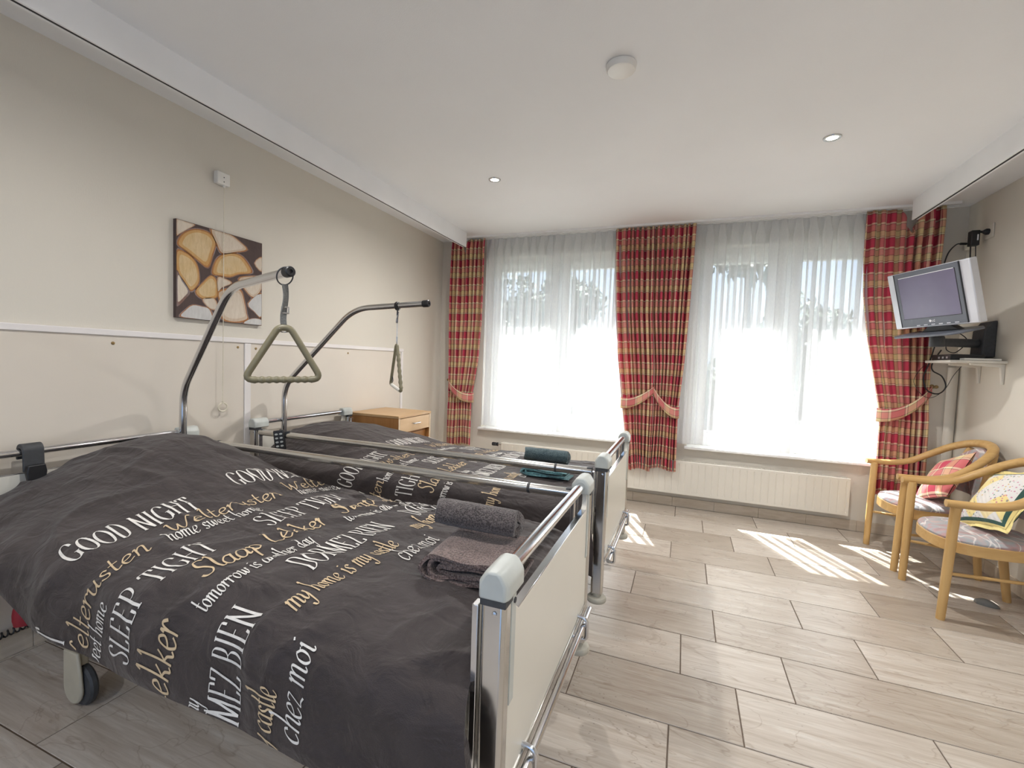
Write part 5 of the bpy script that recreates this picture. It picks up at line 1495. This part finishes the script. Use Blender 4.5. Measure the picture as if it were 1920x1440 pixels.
# ================================================================== television corner
M['silver'] = plain('tv_silver', (0.60, 0.61, 0.65, 1), 0.35, 0.35, nscale=6, namt=0.02)
M['tv_bezel'] = plain('tv_bezel_grey', (0.115, 0.125, 0.150, 1), 0.35, nscale=6, namt=0.03)
M['tv_screen'] = plain('tv_screen', (0.165, 0.15, 0.225, 1), 0.22, nscale=4, namt=0.05)
M['logo'] = plain('logo_white', (0.82, 0.82, 0.84, 1), 0.4, nscale=9)
def television():
    c = Vector((1.423, 3.652, 1.749)); yaw, tilt, w, h = -1.212, 0.254, 0.571, 0.378
    a = Vector((math.cos(yaw), math.sin(yaw), 0)); n = Vector((math.sin(yaw), -math.cos(yaw), 0))
    up = Vector((0, 0, 1)) * math.cos(tilt) + n * math.sin(tilt); f = n * math.cos(tilt) - Vector((0, 0, 1)) * math.sin(tilt)
    R = thing('television', 'small silver flat television on the wall arm in the right corner', 'television', (c.x, c.y, 1.55))
    L = lambda p: c + a * p[0] + up * p[1] + f * p[2]
    def bx(lo, hi, name, m, par, bev=0.0): return MB().box(lo, hi, 0, L).build(name, m, par, bevel=bev)
    bx((-w / 2, -h / 2, -0.048), (w / 2, h / 2, 0.0), 'case', 'silver', R, 0.006)
    bk = MB(); vs = []
    for (k, d) in ((0.80, -0.049), (0.62, -0.085)):
        vs += [L((-w / 2 * k, -h / 2 * k, d)), L((w / 2 * k, -h / 2 * k, d)), L((w / 2 * k, h / 2 * k, d)), L((-w / 2 * k, h / 2 * k, d))]
    bk.add(vs, [(0, 1, 2, 3), (4, 7, 6, 5), (0, 4, 5, 1), (1, 5, 6, 2), (2, 6, 7, 3), (3, 7, 4, 0)]); bk.build('back_cover', 'silver', R, bevel=0.01)
    bz = bx((-w / 2 + 0.060, -h / 2 + 0.010, 0.0005), (w / 2 - 0.060, h / 2 - 0.004, 0.006), 'bezel', 'tv_bezel', R, 0.001)
    for s in (-1, 1):
        bx((s * (w / 2 - 0.0595) - 0.002, -h / 2 + 0.010, 0.0002), (s * (w / 2 - 0.0595) + 0.002, h / 2 - 0.004, 0.008), 'bezel_edge', 'black', bz)
    sx = w / 2 - 0.088
    bx((-sx - 0.003, -h / 2 + 0.062, 0.0062), (sx + 0.003, h / 2 - 0.036, 0.0072), 'screen_edge', 'black', bz)
    bx((-sx, -h / 2 + 0.065, 0.0073), (sx, h / 2 - 0.039, 0.0078), 'screen', 'tv_screen', R)
    bx((-sx + 0.005, h / 2 - 0.038, 0.0073), (sx - 0.005, h / 2 - 0.0345, 0.0082), 'highlight_strip', 'logo', bz)
    lg = MB(); zc = -h / 2 + 0.040
    lg.add([L((-0.012 + 0.0085 * math.cos(2 * PI * k / 20), zc + 0.0085 * math.sin(2 * PI * k / 20), 0.0066)) for k in range(20)], [tuple(range(20))])
    for ch, ox in (('L', 0.001), ('G', 0.0115)):
        for sm, pts in CAPS[ch][1]:
            p = smooth_path([(q[0], q[1], 0) for q in pts], 4) if sm else [Vector((q[0], q[1], 0)) for q in pts]
            lg.tube([L((ox + q.x * 0.014, zc - 0.0065 + q.y * 0.013, 0.0066)) for q in p], 0.0009, 6)
    lg.build('logo', 'logo', bz)
    for k in range(6):
        bx((-0.11 + 0.052 * k, -h / 2 + 0.014, 0.0062), (-0.085 + 0.052 * k, -h / 2 + 0.020, 0.010), 'button', 'silver', bz, 0.001)
    st = MB(); st.prism([(-0.075, 0), (0.075, 0), (0.13, -0.034), (-0.13, -0.034)], L((0, -h / 2 - 0.0005, -0.030)), a, up, f * -0.035); st.build('stand_neck', 'black', R, bevel=0.003)
    # wall arm with tray
    B = thing('television_wall_arm', 'black swivel wall arm and tray carrying the silver television', 'wall bracket', (1.86, 3.93, 1.39))
    tr = MB(); O = L((0, -h / 2 - 0.036, -0.035))
    out = [(-0.235, -0.10), (-0.20, -0.13), (0.17, -0.12), (0.215, -0.07), (0.215, 0.06), (0.17, 0.10), (-0.20, 0.09), (-0.235, 0.06)]
    tr.prism(out, O, a, f * -1, up * -0.014); tr.build('tray', 'tv_bezel', B, bevel=0.004)
    pv = O - up * 0.02 - Vector((0, 0, 1)) * 0.0
    px, py = 1.500, 3.700
    MB().lathe([(0.036, 0), (0.038, 0.006), (0.038, 0.060), (0.030, 0.068)], (px, py, 1.440), (0, 0, 1), 26).build('pivot', 'rubber', B)
    MB().tube([(px + 0.02, py + 0.02, 1.470), (1.69, 3.82, 1.473), (1.815, 3.925, 1.478)], [0.026, 0.028, 0.028], 16, flat=(1.0, 0.7)).build('arm', 'rubber', B)
    wp = MB(); wp.prism([(0, 1.385), (0, 1.625), (0.03, 1.620), (0.065, 1.560), (0.072, 1.385)], (XR - 0.0005, 3.862, 0), (-1, 0, 0), (0, 0, 1), (0, 0.135, 0)); wp.build('wall_plate', 'rubber', B, bevel=0.008, bseg=3)
television()
def tv_shelf():
    R = thing('wall_shelf', 'small white shelf on two brackets below the television', 'shelf', (1.73, 3.9, 1.215))
    MB().prism([(1.598, 3.755), (1.622, 3.732), (XR - 0.0005, 3.732), (XR - 0.0005, 4.085), (1.598, 4.085)], (0, 0, 1.343), (1, 0, 0), (0, 1, 0), (0, 0, 0.017)).build('shelf_board', 'grey_white', R, bevel=0.003)
    for y in (3.765, 4.012):
        b = MB(); b.prism([(0.0005, 1.212), (0.010, 1.212), (0.022, 1.318), (0.17, 1.330), (0.17, 1.3425), (0.0005, 1.3425)], (XR, y - 0.010, 0), (-1, 0, 0), (0, 0, 1), (0, 0.020, 0)); b.build('bracket', 'grey_white', R, bevel=0.002)
    bx_ = MB().box((1.625, 3.815, 1.3605), (1.800, 4.060, 1.400)).build('set_top_box', 'black', bevel=0.003); tag(bx_, 'black set-top box at the back of the white wall shelf', 'set-top box')
    for k in range(3):
        q = MB().box((1.6235, 3.85 + 0.05 * k, 1.372), (1.6248, 3.87 + 0.05 * k, 1.385)).build('front_button', 'silver', None); q.parent = bx_; q.location = Vector(q.location) - bx_.location
    w_ = MB().box((1.660, 3.738, 1.3605), (1.845, 3.792, 1.374)).build('flat_white_box', 'white_plastic', bevel=0.004); tag(w_, 'thin white plastic box lying along the near edge of the wall shelf', 'box')
    p1 = smooth_path([(1.66, 4.12, 1.46), (1.64, 4.13, 1.34), (1.615, 4.13, 1.24), (1.640, 4.13, 1.150), (1.705, 4.13, 1.125), (1.745, 4.13, 1.175), (1.72, 4.13, 1.250), (1.665, 4.13, 1.290), (1.66, 4.13, 1.345), (1.70, 4.12, 1.44)], 8)
    tag(MB().tube(p1, 0.0045, 8).build('cable', 'black'), 'thick black cable looping below the wall shelf', 'cable', 'black cables around the television')
    p2 = smooth_path([(1.62, 4.11, 1.345), (1.570, 4.11, 1.270), (1.555, 4.11, 1.200), (1.60, 4.11, 1.120), (1.660, 4.11, 1.095), (1.73, 4.11, 1.155), (1.775, 4.11, 1.260), (1.82, 4.11, 1.335)], 8)
    tag(MB().tube(p2, 0.0018, 6).build('cable', 'black'), 'thin black cable hanging in a wide loop below the wall shelf', 'cable', 'black cables around the television')
    p3 = smooth_path([(1.60, 3.86, 1.52), (1.63, 3.90, 1.47), (1.66, 3.95, 1.43), (1.73, 4.0, 1.42), (1.78, 3.99, 1.50), (1.70, 3.95, 1.56)], 8)
    tag(MB().tube(p3, 0.003, 6).build('cable', 'black'), 'black cable drooping between the television arm and the set-top box', 'cable', 'black cables around the television')
tv_shelf()
def plugs():
    R = thing('wall_socket', 'white wall socket high on the right wall with a black plug in it', 'socket', (XR, 4.02, 2.20))
    MB().box((XR - 0.010, 3.985, 2.190), (XR - 0.0005, 4.075, 2.285)).build('socket_plate', 'wall', R, bevel=0.003)
    MB().lathe([(0.020, 0.0), (0.021, 0.012), (0.017, 0.020), (0.010, 0.030)], (XR - 0.0105, 4.030, 2.236), (-1, 0, 0), 20).build('plug', 'black', R)
    A = thing('power_adapter', 'black power adapter block hanging beside the high wall socket', 'power adapter', (1.80, 4.08, 2.14))
    b = MB(); b.box((1.785, 4.055, 2.155), (1.832, 4.105, 2.258)); b.build('adapter_body', 'black', A, bevel=0.005)
    MB().box((1.815, 4.0535, 2.188), (1.823, 4.0545, 2.228)).build('adapter_label', 'logo', A)
    MB().tube([(1.828, 4.08, 2.250), (1.845, 4.045, 2.240), (1.852, 4.032, 2.236)], 0.008, 8).build('adapter_neck', 'black', A)
    w = MB(); w.tube(smooth_path([(1.795, 4.08, 2.160), (1.790, 4.06, 2.06), (1.780, 4.02, 1.96), (1.72, 3.95, 1.88)], 8), 0.0045, 8)
    w.tube(smooth_path([(1.822, 4.08, 2.156), (1.818, 4.06, 2.06), (1.795, 4.01, 1.95), (1.74, 3.93, 1.86)], 8), 0.0028, 8); w.build('adapter_cable', 'black', A)
    C = thing('aerial_cable', 'black aerial cable curving from the corner down behind the television', 'cable', (1.80, 4.2, 1.9), 'black cables around the television')
    MB().lathe([(0.006, 0), (0.0085, 0.004), (0.0085, 0.040), (0.005, 0.044)], (1.838, 4.225, 2.205), (-1, -0.15, 0.02), 14).build('aerial_plug', 'black', C)
    MB().tube(smooth_path([(1.80, 4.215, 2.206), (1.765, 4.20, 2.195), (1.71, 4.16, 2.13), (1.665, 4.10, 2.02), (1.64, 4.03, 1.93), (1.60, 3.93, 1.86)], 8), 0.0042, 8).build('cable', 'black', C)
    MB().box((1.8385, 4.19, 2.165), (XR - 0.0005, 4.26, 2.245)).build('socket_plate', 'wall', C, bevel=0.004)
plugs()

# ================================================================== small things on the floor
def door_stop():
    b = MB(); c = (1.620, 3.222); G = []
    for i in range(13):
        t = i / 12; x = -0.052 + 0.104 * t; hgt = 0.034 * max(0, math.sin(PI * min(1, t * 0.86 + 0.14))) ** 0.6; wd = 0.024 * math.sqrt(max(0.02, 1 - ((t - 0.45) / 0.56) ** 2))
        G.append([(c[0] + x * 0.88 + 0.0, c[1] - x * 0.30 + wd * math.cos(PI * j / 10) , 0.0005 + hgt * math.sin(PI * j / 10)) for j in range(11)])
    b.grid(G)
    b.f.append(tuple(range(11))); b.m.append(0); b.f.append(tuple(12 * 11 + j for j in range(11))); b.m.append(0)
    o = b.build('door_stop', plain('door_stop_grey', (0.15, 0.145, 0.13, 1), 0.5, nscale=30), bevel=0.0)
    tag(o, 'small dark grey rubber door stop lying on the tiles by the near chair leg', 'door stop')
door_stop()
rb = MB(); G = []
for i in range(9):
    t = i / 8; z = 0.185 + 0.165 * t; k = 0.62 + 0.38 * math.sin(PI * min(1, t + 0.30)) ** 0.5
    G.append([(-2.305 + 0.038 * k * math.cos(2 * PI * j / 20), 1.00 + 0.115 * k * math.copysign(abs(math.sin(2 * PI * j / 20)) ** 0.6, math.sin(2 * PI * j / 20)), z) for j in range(21)])
rb.grid(G); rb.f.append(tuple(range(20))); rb.m.append(0)
rb.tube(smooth_path([(-2.305, 0.93, 0.345), (-2.325, 0.96, 0.44), (-2.345, 1.0, 0.4535), (-2.335, 1.04, 0.44), (-2.305, 1.07, 0.345)], 5), 0.006, 8)
tag(rb.build('hanging_bag', 'red'), 'dark red cloth bag hanging under the head end of the nearer bed', 'bag')
coil = []
for k in range(240):
    a = k * 2 * PI / 10; y = 0.60 + k * 0.0017
    coil.append((XL + 0.030 + 0.011 * math.cos(a), y, 0.108 + 0.004 * math.sin(y * 20) + 0.011 * math.sin(a)))
tag(MB().tube(coil, 0.0032, 6).build('coiled_cable', 'black'), 'black coiled cable running along the wall behind the nearer bed', 'cable')

# ================================================================== trees in the garden
M['leaf'] = plain('leaf_green', (0.09, 0.13, 0.07, 1), 0.7, nscale=2, namt=0.25)
M['bark'] = plain('tree_bark', (0.08, 0.06, 0.045, 1), 0.9, nscale=6, namt=0.2)
def tree(x, y, zc, r, label, n=1400, seed=1, flat=1.0, sz=0.16):
    R = thing('garden_tree', label, 'tree', (x, y, -0.12), 'trees in the garden outside')
    rnd = random.Random(seed)
    t = MB(); t.tube(smooth_path([(x, y, -0.12), (x + 0.05, y, zc * 0.5), (x, y, zc)], 5), [0.10] * 6 + [0.08] * 5, 10)
    for k in range(6):
        a = k * 1.05; t.tube([(x, y, zc - r * 0.6), (x + r * 0.6 * math.cos(a), y + r * 0.6 * math.sin(a), zc + r * 0.3 * flat)], [0.05, 0.02], 6)
    t.build('trunk', 'bark', R)
    b = MB(); blobs = [(rnd.uniform(-.6, .6) * r, rnd.uniform(-.6, .6) * r, rnd.uniform(-.5, .6) * r * flat, rnd.uniform(.35, .6) * r) for _ in range(9)]
    for _ in range(n):
        bx, by, bz, br = rnd.choice(blobs)
        d = Vector((rnd.gauss(0, 1), rnd.gauss(0, 1), rnd.gauss(0, 1))).normalized() * br * rnd.uniform(0.6, 1.0)
        p = Vector((x + bx, y + by, zc + bz)) + d
        u = Vector((rnd.gauss(0, 1), rnd.gauss(0, 1), rnd.gauss(0, 1))).normalized(); v = u.orthogonal().normalized(); s = sz * rnd.uniform(.6, 1.2)
        b.add([p - u * s, p - v * s * 0.45, p + u * s, p + v * s * 0.45], [(0, 1, 2, 3)])
    b.build('crown', 'leaf', R)
tree(-3.6, 16.0, 3.3, 1.25, 'round garden tree seen through the right half of the left window', 1500, 1)
tree(-5.2, 14.0, 2.6, 1.75, 'broad garden tree seen through the left half of the left window', 2000, 2)
tree(1.3, 12.5, 4.4, 1.5, 'tall garden tree whose branches show at the top of the right window', 900, 3, 0.6, 0.2)
tree(0.35, 8.5, 0.85, 0.75, 'low bushy tree at the left edge of the right window', 1000, 4, 1.0, 0.10)
tree(3.1, 15.0, 1.9, 1.4, 'garden tree seen low through the right half of the right window', 1500, 5)
# ------------------------------------------------------------------ view
SC.view_settings.view_transform = 'Standard'
SC.view_settings.look = 'None'
SC.view_settings.exposure = EXPO
SC.view_settings.gamma = 1.0
SC.view_settings.use_curve_mapping = False
SC.cycles.use_denoising = True
SC.cycles.max_bounces = 10
SC.cycles.diffuse_bounces = 5
SC.cycles.glossy_bounces = 4
SC.cycles.transparent_max_bounces = 24
SC.cycles.transmission_bounces = 6
SC.cycles.sample_clamp_indirect = 8.0
